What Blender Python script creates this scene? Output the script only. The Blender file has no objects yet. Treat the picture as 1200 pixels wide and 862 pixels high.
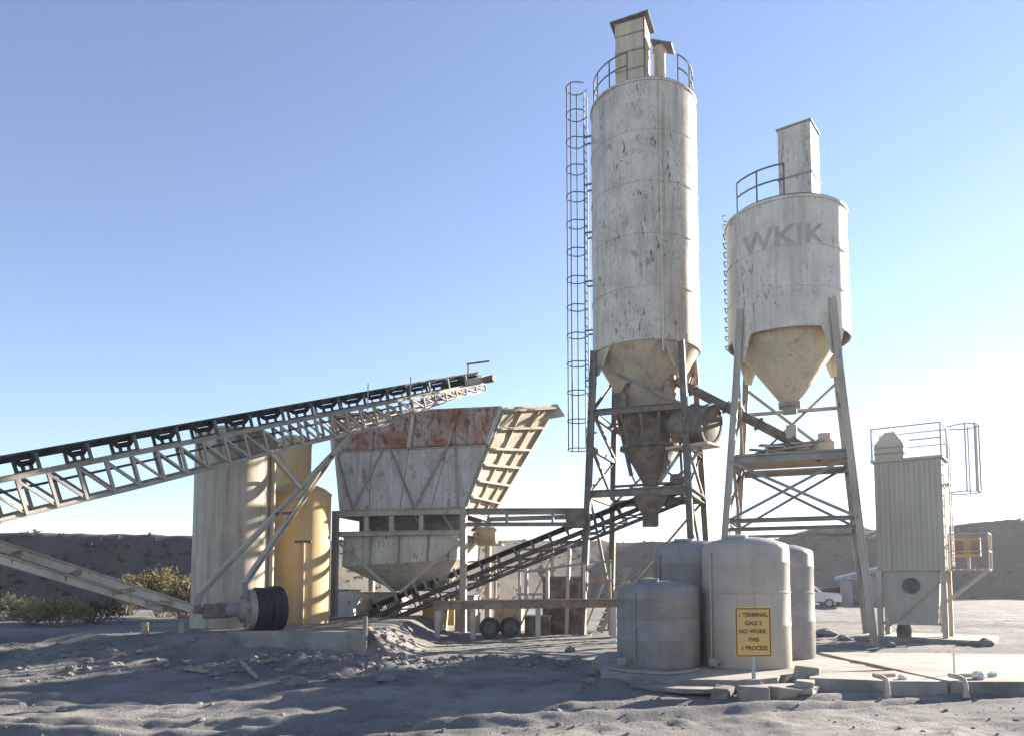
import bpy, math, random
from mathutils import Vector, Matrix, noise as mn
R = math.radians
rnd = random.Random(7)

# ------------------------------------------------------------------ camera, sky, sun, exposure
scene = bpy.context.scene
F_PX, W_PX, H_PX = 900.0, 1200.0, 862.0
TILT = R(4.1); CAM_Z = 1.6
HORIZON = 685.0
CY = HORIZON - F_PX * math.tan(TILT)
cam_d = bpy.data.cameras.new('camera'); cam = bpy.data.objects.new('camera', cam_d)
scene.collection.objects.link(cam); scene.camera = cam
cam.location = (0, 0, CAM_Z); cam.rotation_euler = (R(90) + TILT, 0, 0)
cam_d.sensor_width = 36; cam_d.lens = F_PX / W_PX * 36
cam_d.shift_y = (CY - H_PX / 2) / W_PX
cam_d.clip_end = 6000; cam_d.clip_start = 0.05

SUN_AZ, SUN_EL = R(54), R(17)          # clockwise from the view direction (+Y)
world = bpy.data.worlds.new('World'); scene.world = world; world.use_nodes = True
wn = world.node_tree.nodes; wl = world.node_tree.links
bg = wn['Background']; sky = wn.new('ShaderNodeTexSky'); sky.sky_type = 'NISHITA'
sky.sun_disc = False; sky.sun_elevation = SUN_EL; sky.sun_rotation = SUN_AZ
sky.altitude = 300; sky.air_density = 1.0; sky.dust_density = 0.08; sky.ozone_density = 4.0
hsv = wn.new('ShaderNodeHueSaturation'); hsv.inputs['Saturation'].default_value = .85; hsv.inputs['Hue'].default_value = .504
wl.new(sky.outputs[0], hsv.inputs['Color']); wl.new(hsv.outputs[0], bg.inputs[0]); bg.inputs[1].default_value = 0.060
sun_d = bpy.data.lights.new('sun', 'SUN'); sun_d.energy = 5.0; sun_d.angle = R(0.55)
sun_d.color = (1.0, 0.90, 0.76)
sun = bpy.data.objects.new('sun', sun_d); scene.collection.objects.link(sun)
sdir = Vector((math.sin(SUN_AZ) * math.cos(SUN_EL), math.cos(SUN_AZ) * math.cos(SUN_EL), math.sin(SUN_EL)))
sun.rotation_euler = sdir.to_track_quat('Z', 'Y').to_euler(); sun.location = sdir * 60
scene.view_settings.view_transform = 'Standard'; scene.view_settings.look = 'None'
scene.view_settings.gamma = 1; scene.view_settings.use_curve_mapping = False
scene.view_settings.exposure = 2.15
scene.render.engine = 'CYCLES'

def at(px, py, Y):
    """world point that stands Y metres ahead and is seen at photo pixel (px, py)"""
    x = (px - 600) / F_PX; y = -(py - CY) / F_PX
    d = Vector((x, math.cos(TILT) - y * math.sin(TILT), math.sin(TILT) + y * math.cos(TILT)))
    return d * (Y / d.y) + Vector((0, 0, CAM_Z))

# ------------------------------------------------------------------ helpers
col = scene.collection
M = {}

class MB:
    """collects shapes and links them as ONE mesh object"""
    def __init__(s): s.v = []; s.f = []
    def add(s, vs, fs):
        b = len(s.v); s.v += [Vector(v) for v in vs]; s.f += [tuple(i + b for i in f) for f in fs]; return s
    def box(s, c, size, ex=(1, 0, 0), ey=(0, 1, 0), ez=None):
        ex = Vector(ex).normalized(); ey = Vector(ey).normalized(); ez = Vector(ez).normalized() if ez else ex.cross(ey)
        c = Vector(c); hx, hy, hz = [q / 2 for q in size]; vs = []
        for k in (-1, 1):
            for j in (-1, 1):
                for i in (-1, 1): vs.append(c + ex * hx * i + ey * hy * j + ez * hz * k)
        return s.add(vs, [(0, 2, 3, 1), (4, 5, 7, 6), (0, 1, 5, 4), (2, 6, 7, 3), (0, 4, 6, 2), (1, 3, 7, 5)])
    def sweep(s, a, b, prof, up=(0, 0, 1), scale=1.0):
        a = Vector(a); b = Vector(b); d = (b - a).normalized(); up = Vector(up)
        if abs(d.dot(up.normalized())) > .985: up = Vector((.3, 1, 0))
        r = d.cross(up).normalized(); u = r.cross(d).normalized(); n = len(prof)
        vs = [a + r * x + u * y for x, y in prof] + [b + r * x * scale + u * y * scale for x, y in prof]
        fs = [(i, (i + 1) % n, n + (i + 1) % n, n + i) for i in range(n)]
        return s.add(vs, fs + [tuple(range(n))[::-1], tuple(range(n, 2 * n))])
    def bar(s, a, b, w, h=None, up=(0, 0, 1)):
        h = h or w; return s.sweep(a, b, [(-w / 2, -h / 2), (w / 2, -h / 2), (w / 2, h / 2), (-w / 2, h / 2)], up)
    def angle(s, a, b, w, t=None, up=(0, 0, 1)):
        t = t or max(.008, w * .16); q = w / 2
        return s.sweep(a, b, [(-q, -q), (q, -q), (q, -q + t), (-q + t, -q + t), (-q + t, q), (-q, q)], up)
    def ibeam(s, a, b, w, h, up=(0, 0, 1)):
        t = max(.014, h * .09); q = max(.01, w * .1); x = w / 2; y = h / 2
        return s.sweep(a, b, [(-x, -y), (x, -y), (x, -y + t), (q, -y + t), (q, y - t), (x, y - t), (x, y), (-x, y), (-x, y - t), (-q, y - t), (-q, -y + t), (-x, -y + t)], up)
    def chan(s, a, b, w, h, up=(0, 0, 1)):
        t = max(.012, h * .09); x = w / 2; y = h / 2
        return s.sweep(a, b, [(-x, -y), (x, -y), (x, -y + t), (-x + t, -y + t), (-x + t, y - t), (x, y - t), (x, y), (-x, y)], up)
    def tube(s, a, b, r, n=10, r2=None):
        k = 1 if r2 is None else r2 / r
        return s.sweep(a, b, [(r * math.cos(2 * math.pi * i / n), r * math.sin(2 * math.pi * i / n)) for i in range(n)], scale=k)
    def path(s, pts, r, n=8, closed=False):
        pts = [Vector(p) for p in pts]; m = len(pts); b = len(s.v); ref = None
        for i, p in enumerate(pts):
            if closed: d = pts[(i + 1) % m] - pts[i - 1]
            else: d = pts[min(i + 1, m - 1)] - pts[max(i - 1, 0)]
            d.normalize()
            if ref is None: ref = Vector((0, 0, 1)) if abs(d.z) < .9 else Vector((0, 1, 0))
            rr = d.cross(ref).normalized(); u = rr.cross(d).normalized(); ref = u
            for k in range(n):
                a = 2 * math.pi * k / n; s.v.append(p + rr * r * math.cos(a) + u * r * math.sin(a))
        for i in range(m if closed else m - 1):
            j = (i + 1) % m
            for k in range(n):
                s.f.append((b + i * n + k, b + i * n + (k + 1) % n, b + j * n + (k + 1) % n, b + j * n + k))
        if not closed:
            s.f.append(tuple(b + k for k in range(n))[::-1]); s.f.append(tuple(b + (m - 1) * n + k for k in range(n)))
        return s
    def lathe(s, prof, c=(0, 0, 0), n=64, axis=(0, 0, 1), cap=True, wob=None):
        c = Vector(c); ax = Vector(axis).normalized()
        ref = Vector((1, 0, 0)) if abs(ax.x) < .9 else Vector((0, 0, 1))
        ux = (ref - ax * ref.dot(ax)).normalized(); uy = ax.cross(ux); b = len(s.v)
        for r, z in prof:
            for k in range(n):
                a = 2 * math.pi * k / n; q = r + (wob(a, z) if wob else 0)
                s.v.append(c + ax * z + (ux * math.cos(a) + uy * math.sin(a)) * q)
        for i in range(len(prof) - 1):
            for k in range(n):
                s.f.append((b + i * n + k, b + i * n + (k + 1) % n, b + (i + 1) * n + (k + 1) % n, b + (i + 1) * n + k))
        if cap:
            s.f.append(tuple(b + k for k in range(n))[::-1]); s.f.append(tuple(b + (len(prof) - 1) * n + k for k in range(n)))
        return s
    def plate(s, quad, t):
        """flat polygon (corner points in order) with thickness t along its normal"""
        q = [Vector(p) for p in quad]; n = (q[1] - q[0]).cross(q[-1] - q[0]).normalized(); m = len(q)
        return s.add(q + [p - n * t for p in q], [tuple(range(m)), tuple(range(m, 2 * m))[::-1]] + [(i, m + i, m + (i + 1) % m, (i + 1) % m) for i in range(m)])
    def build(s, name, mat, parent=None, smooth=False, bevel=0):
        me = bpy.data.meshes.new(name)
        lo = [min(v[i] for v in s.v) for i in range(3)]; hi = [max(v[i] for v in s.v) for i in range(3)]
        c = Vector([(a + b) / 2 for a, b in zip(lo, hi)])
        if parent is None: c.z = lo[2]
        me.from_pydata([v - c for v in s.v], [], s.f); me.update()
        o = bpy.data.objects.new(name, me); col.objects.link(o); o.location = c
        me.materials.append(M[mat] if isinstance(mat, str) else mat)
        if parent is not None:
            o.parent = parent; o.matrix_parent_inverse = wm(parent).inverted()
        if smooth:
            me.polygons.foreach_set('use_smooth', [True] * len(me.polygons)); me.set_sharp_from_angle(angle=R(38))
        if bevel:
            md = o.modifiers.new('edge', 'BEVEL'); md.width = bevel; md.segments = 2; md.limit_method = 'ANGLE'
        return o

def wm(o):
    m = Matrix.Translation(o.location) @ o.rotation_euler.to_matrix().to_4x4()
    if o.parent: m = wm(o.parent) @ o.matrix_parent_inverse @ m
    return m
def tag(o, label, cat, group=None):
    o['label'] = label; o['category'] = cat
    if group: o['group'] = group
    return o
def thing(name, loc, label, cat, group=None):
    o = bpy.data.objects.new(name, None); col.objects.link(o); o.location = loc; o.empty_display_size = .3
    return tag(o, label, cat, group)
def struct(o, kind='structure'): o['kind'] = kind; return o

# ------------------------------------------------------------------ materials
def nmat(name):
    m = bpy.data.materials.new(name); m.use_nodes = True; nt = m.node_tree
    bs = nt.nodes['Principled BSDF']; M[name] = m; return m, nt, bs
def N(nt, t, **kw):
    n = nt.nodes.new(t)
    for k, v in kw.items(): setattr(n, k, v)
    return n
def posmap(nt, scale, off=(0, 0, 0)):
    g = N(nt, 'ShaderNodeNewGeometry'); mp = N(nt, 'ShaderNodeMapping')
    mp.inputs['Scale'].default_value = scale; mp.inputs['Location'].default_value = off
    nt.links.new(g.outputs['Position'], mp.inputs[0]); return mp.outputs[0]
def noise(nt, vec, scale=1, detail=5, rough=.6):
    n = N(nt, 'ShaderNodeTexNoise'); n.inputs['Scale'].default_value = scale
    n.inputs['Detail'].default_value = detail; n.inputs['Roughness'].default_value = rough
    nt.links.new(vec, n.inputs['Vector']); return n.outputs[0]
def ramp(nt, fac, a, b, c0=0.0, c1=1.0):
    r = N(nt, 'ShaderNodeMapRange', interpolation_type='SMOOTHSTEP')
    for k, v in ((1, a), (2, b), (3, c0), (4, c1)): r.inputs[k].default_value = v
    nt.links.new(fac, r.inputs[0]); return r.outputs[0]
def mix(nt, fac, a, b):
    m = N(nt, 'ShaderNodeMix', data_type='RGBA')
    if isinstance(fac, (int, float)): m.inputs[0].default_value = fac
    else: nt.links.new(fac, m.inputs[0])
    for i, q in ((6, a), (7, b)):
        if isinstance(q, tuple): m.inputs[i].default_value = (*q, 1)
        else: nt.links.new(q, m.inputs[i])
    return m.outputs[2]
def bump(nt, bs, h, strength=.3, dist=.02):
    b = N(nt, 'ShaderNodeBump'); b.inputs['Strength'].default_value = strength; b.inputs['Distance'].default_value = dist
    nt.links.new(h, b.inputs['Height']); nt.links.new(b.outputs[0], bs.inputs['Normal'])

def worn(name, base, dirt, rust=(.17, .075, .035), streak=.6, chips=.35, blotch=.5, dust=(.42, .38, .32), dusty=.3, rough=.7, metal=0.0, seed=0, chip_at=.62, spec=.25, blotch_col=None, pits=0.0):
    """weathered paint: vertical dirt runs, blotches, chipped rust, dust"""
    m, nt, bs = nmat(name); o = (seed * 3.1, seed * 1.7, seed * .9)
    c = mix(nt, ramp(nt, noise(nt, posmap(nt, (.9, .9, .9), o), 1.2, 6), .38, .68, 0, blotch), base, blotch_col or dirt)
    st = ramp(nt, noise(nt, posmap(nt, (6, 6, .35), o), 1, 6, .65), .46, .72, 0, streak)
    c = mix(nt, st, c, dirt)
    st2 = ramp(nt, noise(nt, posmap(nt, (14, 14, .5), o), 1, 4, .6), .55, .75, 0, streak * .7)
    c = mix(nt, st2, c, tuple(q * .55 for q in dirt))
    c = mix(nt, ramp(nt, noise(nt, posmap(nt, (1.5, 1.5, 1.5), o), 2.0, 3), .4, .7, 0, dusty), c, dust)
    chip_at -= .03
    n1 = noise(nt, posmap(nt, (1, 1, .6), o), 3.0, 9, .68)
    c = mix(nt, ramp(nt, n1, chip_at - .02, chip_at + .12, 0, chips), c, rust)
    n2 = noise(nt, posmap(nt, (1, 1, .45), o), 11, 6, .7)
    c = mix(nt, ramp(nt, n2, chip_at + .0, chip_at + .12, 0, chips * .9), c, tuple(q * .6 for q in rust))
    if pits:
        wide = ramp(nt, noise(nt, posmap(nt, (2.2, 2.2, .16), o), 1, 5, .6), .5, .68, 0, pits * .6); c = mix(nt, wide, c, (.27, .235, .19))
        gate = ramp(nt, noise(nt, posmap(nt, (.8, .8, .5), o), 1.3, 3), .42, .6, .1, 1)
        for sc3, th in (((11, 11, 2.6), .575), ((26, 26, 7), .60)):
            pk = ramp(nt, noise(nt, posmap(nt, sc3, o), 1, 5, .6), th, th + .07, 0, pits); mu = N(nt, 'ShaderNodeMath', operation='MULTIPLY')
            nt.links.new(pk, mu.inputs[0]); nt.links.new(gate, mu.inputs[1]); c = mix(nt, mu.outputs[0], c, (.09, .07, .055))
    nt.links.new(c, bs.inputs['Base Color']); bs.inputs['Roughness'].default_value = rough
    bs.inputs['Metallic'].default_value = metal; bs.inputs['Specular IOR Level'].default_value = spec
    bump(nt, bs, n2, .25, .01); return m

worn('silo_paint', (.60, .54, .45), (.29, .245, .19), streak=.55, chips=.75, blotch=.5, seed=1, chip_at=.62, rough=.5, spec=.5, pits=1.0)
worn('silo_paint_pale', (.64, .58, .49), (.36, .31, .24), streak=.45, chips=.6, blotch=.45, seed=2, chip_at=.63, rough=.5, spec=.5, pits=.75)
worn('cone_cream', (.55, .47, .35), (.30, .23, .16), streak=.5, chips=.5, blotch=.4, seed=3)
worn('cone_rusty', (.38, .30, .22), (.17, .125, .085), streak=.7, chips=.7, blotch=.6, seed=4, chip_at=.56)
worn('frame_grey', (.30, .28, .25), (.15, .13, .11), streak=.4, chips=.4, seed=5, chip_at=.63)
worn('frame_pale', (.52, .46, .38), (.24, .20, .16), streak=.4, chips=.4, seed=6, chip_at=.63)
worn('frame_dark', (.10, .095, .09), (.05, .045, .04), streak=.4, chips=.4, dusty=.25, seed=7)
worn('bin_white', (.52, .49, .46), (.27, .23, .20), streak=.6, chips=.8, blotch=.5, seed=8, chip_at=.6, rust=(.22, .08, .045))
worn('bin_red', (.42, .37, .33), (.20, .14, .11), streak=.8, chips=.9, blotch=.95, seed=12.4, chip_at=.55, rust=(.15, .055, .028), dusty=.1, blotch_col=(.36, .085, .035))
worn('bin_wing', (.44, .39, .32), (.26, .21, .16), streak=.4, chips=.6, blotch=.5, seed=10, chip_at=.6)
worn('tank_yellow', (.55, .37, .17), (.40, .27, .14), streak=.5, chips=.2, blotch=.5, dusty=.3, seed=11)
worn('tank_beige', (.50, .43, .34), (.28, .23, .175), streak=.9, chips=.2, blotch=.4, seed=12)
worn('plastic_grey', (.225, .215, .205), (.155, .145, .135), streak=.35, chips=.05, blotch=.4, rough=.5, seed=13, chip_at=.7)
worn('plastic_warm', (.38, .34, .295), (.25, .215, .185), streak=.35, chips=.08, blotch=.4, rough=.5, seed=14, chip_at=.7)
worn('collector_grey', (.43, .405, .35), (.31, .28, .235), streak=.5, chips=.15, blotch=.3, seed=15, chip_at=.7)
worn('rubber', (.022, .024, .028), (.04, .04, .04), streak=.2, chips=0, blotch=.3, dusty=.15, rough=.75, seed=16)
worn('tyre_clean', (.012, .02, .034), (.022, .028, .036), streak=.2, chips=0, blotch=.3, dusty=.05, rough=.6, seed=17)
worn('motor_brown', (.13, .105, .085), (.06, .05, .04), streak=.5, chips=.5, dusty=.3, seed=18)
worn('concrete', (.29, .27, .245), (.15, .14, .125), streak=.4, chips=.25, blotch=.8, dusty=.3, rough=.9, seed=19)
worn('timber', (.36, .29, .21), (.20, .16, .12), streak=.4, chips=.2, seed=20, rough=.9)
worn('sign_yellow', (.64, .39, .12), (.55, .32, .10), streak=.15, chips=.0, blotch=.25, dusty=.12, seed=21, rough=.55)
worn('sign_ink', (.12, .075, .03), (.12, .08, .04), streak=.2, chips=.0, dusty=.1, seed=22)
worn('faded_ink', (.30, .285, .26), (.45, .42, .38), streak=.7, chips=.2, blotch=.7, dusty=.3, seed=23)
worn('white_paint', (.72, .70, .66), (.5, .46, .4), streak=.2, chips=.1, dusty=.2, seed=24)
worn('blue_paint', (.20, .28, .42), (.08, .13, .24), streak=.2, chips=.1, dusty=.2, seed=25)
worn('lime', (.42, .60, .08), (.30, .42, .06), streak=.2, chips=0, dusty=.1, seed=26)
worn('yellow_equipment', (.58, .42, .18), (.4, .25, .06), streak=.3, chips=.4, seed=27)
worn('red_equipment', (.33, .19, .16), (.2, .06, .04), streak=.3, chips=.3, seed=28)
worn('blue_pipe', (.12, .24, .36), (.1, .15, .2), streak=.2, chips=.1, dusty=.3, seed=29)
worn('steel_galv', (.40, .40, .40), (.28, .27, .26), streak=.3, chips=.1, seed=30)
worn('ladder_steel', (.12, .125, .135), (.08, .07, .06), streak=.3, chips=.3, dusty=.1, seed=31)
worn('chassis_rust', (.30, .215, .15), (.16, .11, .08), streak=.4, chips=.6, seed=32, chip_at=.55)
worn('cone_tan', (.47, .395, .30), (.24, .185, .13), streak=.6, chips=.6, blotch=.5, seed=34, chip_at=.6)
worn('truss_grey', (.37, .335, .29), (.19, .165, .135), streak=.4, chips=.4, seed=35, chip_at=.62)
worn('frame_brown', (.19, .17, .15), (.10, .085, .07), streak=.4, chips=.5, seed=33, chip_at=.6)
m, nt, bs = nmat('glass_dark'); bs.inputs['Base Color'].default_value = (.02, .025, .03, 1); bs.inputs['Roughness'].default_value = .12

def ground_mat(name, a, b, c, pebble=True):
    m, nt, bs = nmat(name)
    big = noise(nt, posmap(nt, (1, 1, 1)), .35, 7, .62); mid = noise(nt, posmap(nt, (1, 1, 1), (9, 2, 0)), 2.4, 8, .7)
    fine = noise(nt, posmap(nt, (1, 1, 1), (3, 7, 0)), 22, 6, .75)
    k = mix(nt, ramp(nt, big, .38, .65), a, b); k = mix(nt, ramp(nt, mid, .48, .7, 0, .75), k, c)
    vo = N(nt, 'ShaderNodeTexVoronoi'); vo.inputs['Scale'].default_value = 26; nt.links.new(posmap(nt, (1, 1, 1)), vo.inputs['Vector'])
    k = mix(nt, ramp(nt, fine, .5, .75, 0, .5), k, tuple(q * .6 for q in a))
    k = mix(nt, ramp(nt, vo.outputs['Distance'], .12, .3, .35 if pebble else 0, 0), k, tuple(min(1, q * 1.25) for q in b))
    nt.links.new(k, bs.inputs['Base Color']); bs.inputs['Roughness'].default_value = .95; bs.inputs['Specular IOR Level'].default_value = .1
    ad = N(nt, 'ShaderNodeMath', operation='ADD'); nt.links.new(fine, ad.inputs[0]); nt.links.new(mid, ad.inputs[1])
    bump(nt, bs, ad.outputs[0], .8, .06); return m
ground_mat('dirt', (.17, .165, .16), (.29, .275, .255), (.115, .115, .117))
ground_mat('stone', (.23, .22, .21), (.30, .285, .27), (.17, .165, .16), False)
ground_mat('hill_dirt', (.075, .072, .068), (.11, .10, .09), (.05, .052, .045), False)
def leaf_mat(name, a, b):
    m, nt, bs = nmat(name)
    k = mix(nt, ramp(nt, noise(nt, posmap(nt, (1, 1, 1)), 5, 3), .35, .65), a, b)
    nt.links.new(k, bs.inputs['Base Color']); bs.inputs['Roughness'].default_value = .8
    tr = N(nt, 'ShaderNodeBsdfTranslucent'); nt.links.new(k, tr.inputs[0]); ms = N(nt, 'ShaderNodeMixShader'); ms.inputs[0].default_value = .45
    nt.links.new(bs.outputs[0], ms.inputs[1]); nt.links.new(tr.outputs[0], ms.inputs[2])
    nt.links.new(ms.outputs[0], nt.nodes['Material Output'].inputs[0])
leaf_mat('leaf_dry', (.32, .27, .14), (.20, .18, .09)); leaf_mat('leaf_green', (.10, .10, .045), (.22, .18, .08)); leaf_mat('leaf_dark', (.05, .055, .035), (.09, .085, .05))

# ------------------------------------------------------------------ ground and hills
def sm(x, a, b):
    t = max(0, min(1, (x - a) / (b - a))); return t * t * (3 - 2 * t)
def fb(x, y, s, o=5): return mn.fractal(Vector((x * s, y * s, 3.7)), .9, 2.0, o)
LEDGE_Y, LEDGE_Z = 17.3, .53
def gh(x, y):
    if y > 70 or y < -8 or abs(x) > 60: far = 1
    else: far = 0
    h = .07 * fb(x, y, .22, 3) + (0 if far else .035 * fb(x, y, 1.1, 4) + .034 * fb(x + 40, y, 3.4, 4))
    if 17 < y < 30 and -8 < x < 14: h *= .55
    if 9.5 < y < 19 and 1 < x < 18: h *= .5
    # ledge at the left: slope of loose earth, vertical drop where the concrete edge holds it
    hold = sm(x, -6.8, -6.1)
    start = 13.4 + .5 * fb(x, 3, .4, 3) + hold * 3.6
    b = sm(y, start, LEDGE_Y + .15 + .12 * fb(x, 9, 1.6, 3) * (1 - hold)) * LEDGE_Z * (1 - sm(x + .25 * fb(x, y, .8, 3), -3.3, -2.1))
    h = h * (1 - .75 * min(1, b / LEDGE_Z)) + b
    if 0 < b < LEDGE_Z * .97 and hold < .5: h += .11 * (mn.ridged_multi_fractal(Vector((x * 1.1, y * .7, 2)), .9, 2, 4, .9, 2) - 1) * min(1, b * 5)
    edge = b / LEDGE_Z
    if 0 < edge < .98: h += .10 * (1 - abs(2 * edge - 1)) * (mn.ridged_multi_fractal(Vector((x * 1.6, y * 1.6, 5)), .9, 2, 5, .9, 2) - 1.1)
    # rubble heap in front of the concrete edge
    h += .22 * math.exp(-(((x + 3.6) / 1.9) ** 2 + ((y - 14.4) / 1.1) ** 2)) * (1 + .9 * fb(x, y, 1.7, 4))
    h += .13 * math.exp(-(((x + .6) / 2.6) ** 2 + ((y - 15.2) / .9) ** 2)) * (1 + 1.2 * fb(x, y, 1.5, 4))
    h += .10 * math.exp(-(((x - 1.6) / .9) ** 2 + ((y - 12.6) / 1.2) ** 2)) * (1 + 1.2 * fb(x, y, 1.9, 4))
    # wheel tracks sweeping through the foreground
    if 5 < y < 16:
        t = y - (10.6 + .22 * x + .012 * x * x)
        for o in (-.95, .75, 1.25, -1.6):
            q = t - o + .1 * math.sin(x * .7 + o * 3)
            h += (-.075 + .007 * math.sin(x * 17 + 6 * abs(q))) * math.exp(-(q / .19) ** 2) + .045 * math.exp(-((abs(q) - .33) / .11) ** 2)
    return h
def build_ground():
    rows = [-80, -50, -30, -18, -10, -5, -2, 0, 1.5, 3]
    y = 4.0
    while y < 34: rows.append(y); y += max(.042, y * .0052)
    while y < 4000: rows.append(y); y *= 1.055
    nc = 420; v = []; f = []
    for y in rows:
        hw = max(30, abs(y) * 1.05 + 9)
        if y > 60: hw = y * 2.2 - 60 + 4
        for i in range(nc):
            u = -1 + 2 * i / (nc - 1); x = hw * (u * .72 + .28 * u ** 3); v.append((x, y, gh(x, y)))
    for r in range(len(rows) - 1):
        for i in range(nc - 1):
            a = r * nc + i; f.append((a, a + 1, a + nc + 1, a + nc))
    me = bpy.data.meshes.new('ground'); me.from_pydata(v, [], f); me.materials.append(M['dirt'])
    me.polygons.foreach_set('use_smooth', [True] * len(f))
    o = bpy.data.objects.new('ground', me); col.objects.link(o); struct(o)
build_ground()

SKY = [(-900, 600), (-300, 612), (0, 617), (120, 621), (230, 622), (420, 628), (640, 630), (730, 634), (860, 631), (905, 629), (935, 620), (965, 614), (1030, 618), (1080, 616), (1140, 610), (1200, 609), (1500, 600), (2300, 596)]
def skyline(px):
    for (a, ya), (b, yb) in zip(SKY, SKY[1:]):
        if a <= px <= b: return ya + (yb - ya) * (px - a) / (b - a)
    return SKY[0][1] if px < 0 else SKY[-1][1]
def hill_base(px): return 34 + 44 * sm(px, 320, 760) + 14 * sm(px, 760, 1100)
def hill_pt(px, t):
    """t 0..1 climbs the face of the ridge, beyond 1 runs over the plateau"""
    y0 = hill_base(px); wd = y0 * (.16 - .07 * sm(px, 500, 1000)); top = (HORIZON - skyline(px)) / F_PX * (y0 + wd) + CAM_Z
    y = y0 + wd * t if t <= 1 else y0 + wd + (t - 1) * 300
    x = (px - 600) / F_PX * y; k = y0 / 150
    z = top * sm(t, -.05, 1.0) + (1.1 * fb(x / k, y / k, .05, 4) + .45 * fb(x / k, y / k, .22, 4)) * k * min(1, max(0, t) * 4) * (.45 if t > .9 else 1)
    return Vector((x + .8 * k * fb(x / k, y / k, .1, 2), y, z - .25 - (max(0, t - 1) * 2)))
def build_hills():
    v = []; f = []; ts = [-.15 + 1.2 * i / 46 for i in range(47)] + [1.12, 1.25, 1.5, 2.0]; nc = 620
    for t in ts:
        for i in range(nc): v.append(hill_pt(-1500 + 4100 * i / (nc - 1), t))
    for r in range(len(ts) - 1):
        for i in range(nc - 1):
            a = r * nc + i; f.append((a, a + 1, a + nc + 1, a + nc))
    me = bpy.data.meshes.new('hills'); me.from_pydata(v, [], f); me.materials.append(M['hill_dirt'])
    me.polygons.foreach_set('use_smooth', [True] * len(f))
    o = bpy.data.objects.new('hills', me); col.objects.link(o); struct(o)
    mb = MB()
    for i in range(1300):
        px = rnd.uniform(-250, 1450); c = hill_pt(px, rnd.uniform(.02, .9)); s = rnd.uniform(.2, .65) * (.25 + .75 * hill_base(px) / 190)
        for j in range(9):
            d1 = Vector((rnd.gauss(0, 1), rnd.gauss(0, 1), abs(rnd.gauss(.5, .6)))).normalized(); d2 = d1.cross(Vector((rnd.gauss(0, 1), rnd.gauss(0, 1), rnd.gauss(0, 1)))).normalized()
            q = c + Vector((rnd.gauss(0, .5), rnd.gauss(0, .5), .1 + abs(rnd.gauss(0, .35)))) * s
            mb.add([q - d1 * s * .5, q + d2 * s * .3, q + d1 * s * .5, q - d2 * s * .3], [(0, 1, 2, 3)])
    o = mb.build('hill_scrub', 'leaf_dark'); struct(o, 'stuff'); o['label'] = 'low dark scrub dotted over the distant hillsides'
build_hills()

def rock_shape(mb, c, s, flat=.7, seed=0):
    rr = random.Random(seed); n = 6; vs = []
    for lv, (q, z) in enumerate(((.75, -.5), (1.05, -.05), (.8, .55), (.25, .85))):
        for k in range(n):
            a = 2 * math.pi * (k + .5 * (lv % 2)) / n; w = q * rr.uniform(.75, 1.2)
            vs.append(Vector(c) + Vector((w * math.cos(a) * s, w * math.sin(a) * s, (z + rr.uniform(-.12, .12)) * s * flat)))
    fs = []
    for l in range(3):
        for k in range(n): fs.append((l * n + k, l * n + (k + 1) % n, (l + 1) * n + (k + 1) % n, (l + 1) * n + k))
    fs += [tuple(range(n))[::-1], tuple(range(18, 24))]; mb.add(vs, fs)
def build_pebbles():
    mb = MB()
    for i in range(5200):
        y = 6 + 15 * rnd.random() ** 1.3; x = rnd.uniform(-.75, .75) * y
        if x > 1.2 and y > 11.0 and x < 9: continue
        dn = fb(x, y, .5, 3)
        if dn < rnd.uniform(-.5, .5): continue
        s = .008 + .03 * rnd.random() ** 4
        c = Vector((x, y, gh(x, y) + s * .2)); a0 = rnd.uniform(0, 6); k = 5
        vs = [c + Vector((math.cos(a0 + 6.283 * j / k) * s * rnd.uniform(.8, 1.3), math.sin(a0 + 6.283 * j / k) * s * rnd.uniform(.8, 1.3), -s * .4)) for j in range(k)]
        vs += [c + Vector((math.cos(a0 + 6.283 * j / k) * s * .6, math.sin(a0 + 6.283 * j / k) * s * .6, s * rnd.uniform(.3, .6))) for j in range(k)]
        mb.add(vs, [(j, (j + 1) % k, k + (j + 1) % k, k + j) for j in range(k)] + [tuple(range(k, 2 * k))])
    for i in range(1300):
        k = rnd.random(); cx, cy, rx, ry = ((-3.6, 14.3, 1.9, 1.0), (-.6, 15.1, 2.4, .8), (1.5, 12.4, .8, 1.0), (-9, 15.2, 3.5, 1.2), (-2.7, 18.3, .5, 1.8), (-7, 14.5, 4, 2), (-1, 12, 6, 3.4))[rnd.choice((0, 0, 0, 1, 1, 2, 3, 4, 5, 5, 6))]
        x = rnd.gauss(cx, rx * .55); y = rnd.gauss(cy, ry * .55); sz = .014 + .085 * rnd.random() ** 3
        if x > 1.3 and y > 11: continue
        rock_shape(mb, (x, y, gh(x, y) + sz * .15), sz, .7, i)
    o = mb.build('gravel', 'stone'); struct(o, 'stuff'); o['label'] = 'loose grey gravel scattered over the dusty yard'
build_pebbles()

# ------------------------------------------------------------------ silos
def axes(deg): t = R(deg); return Vector((math.cos(t), -math.sin(t), 0)), Vector((math.sin(t), math.cos(t), 0))
E, S = axes(22); UP = Vector((0, 0, 1))

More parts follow.
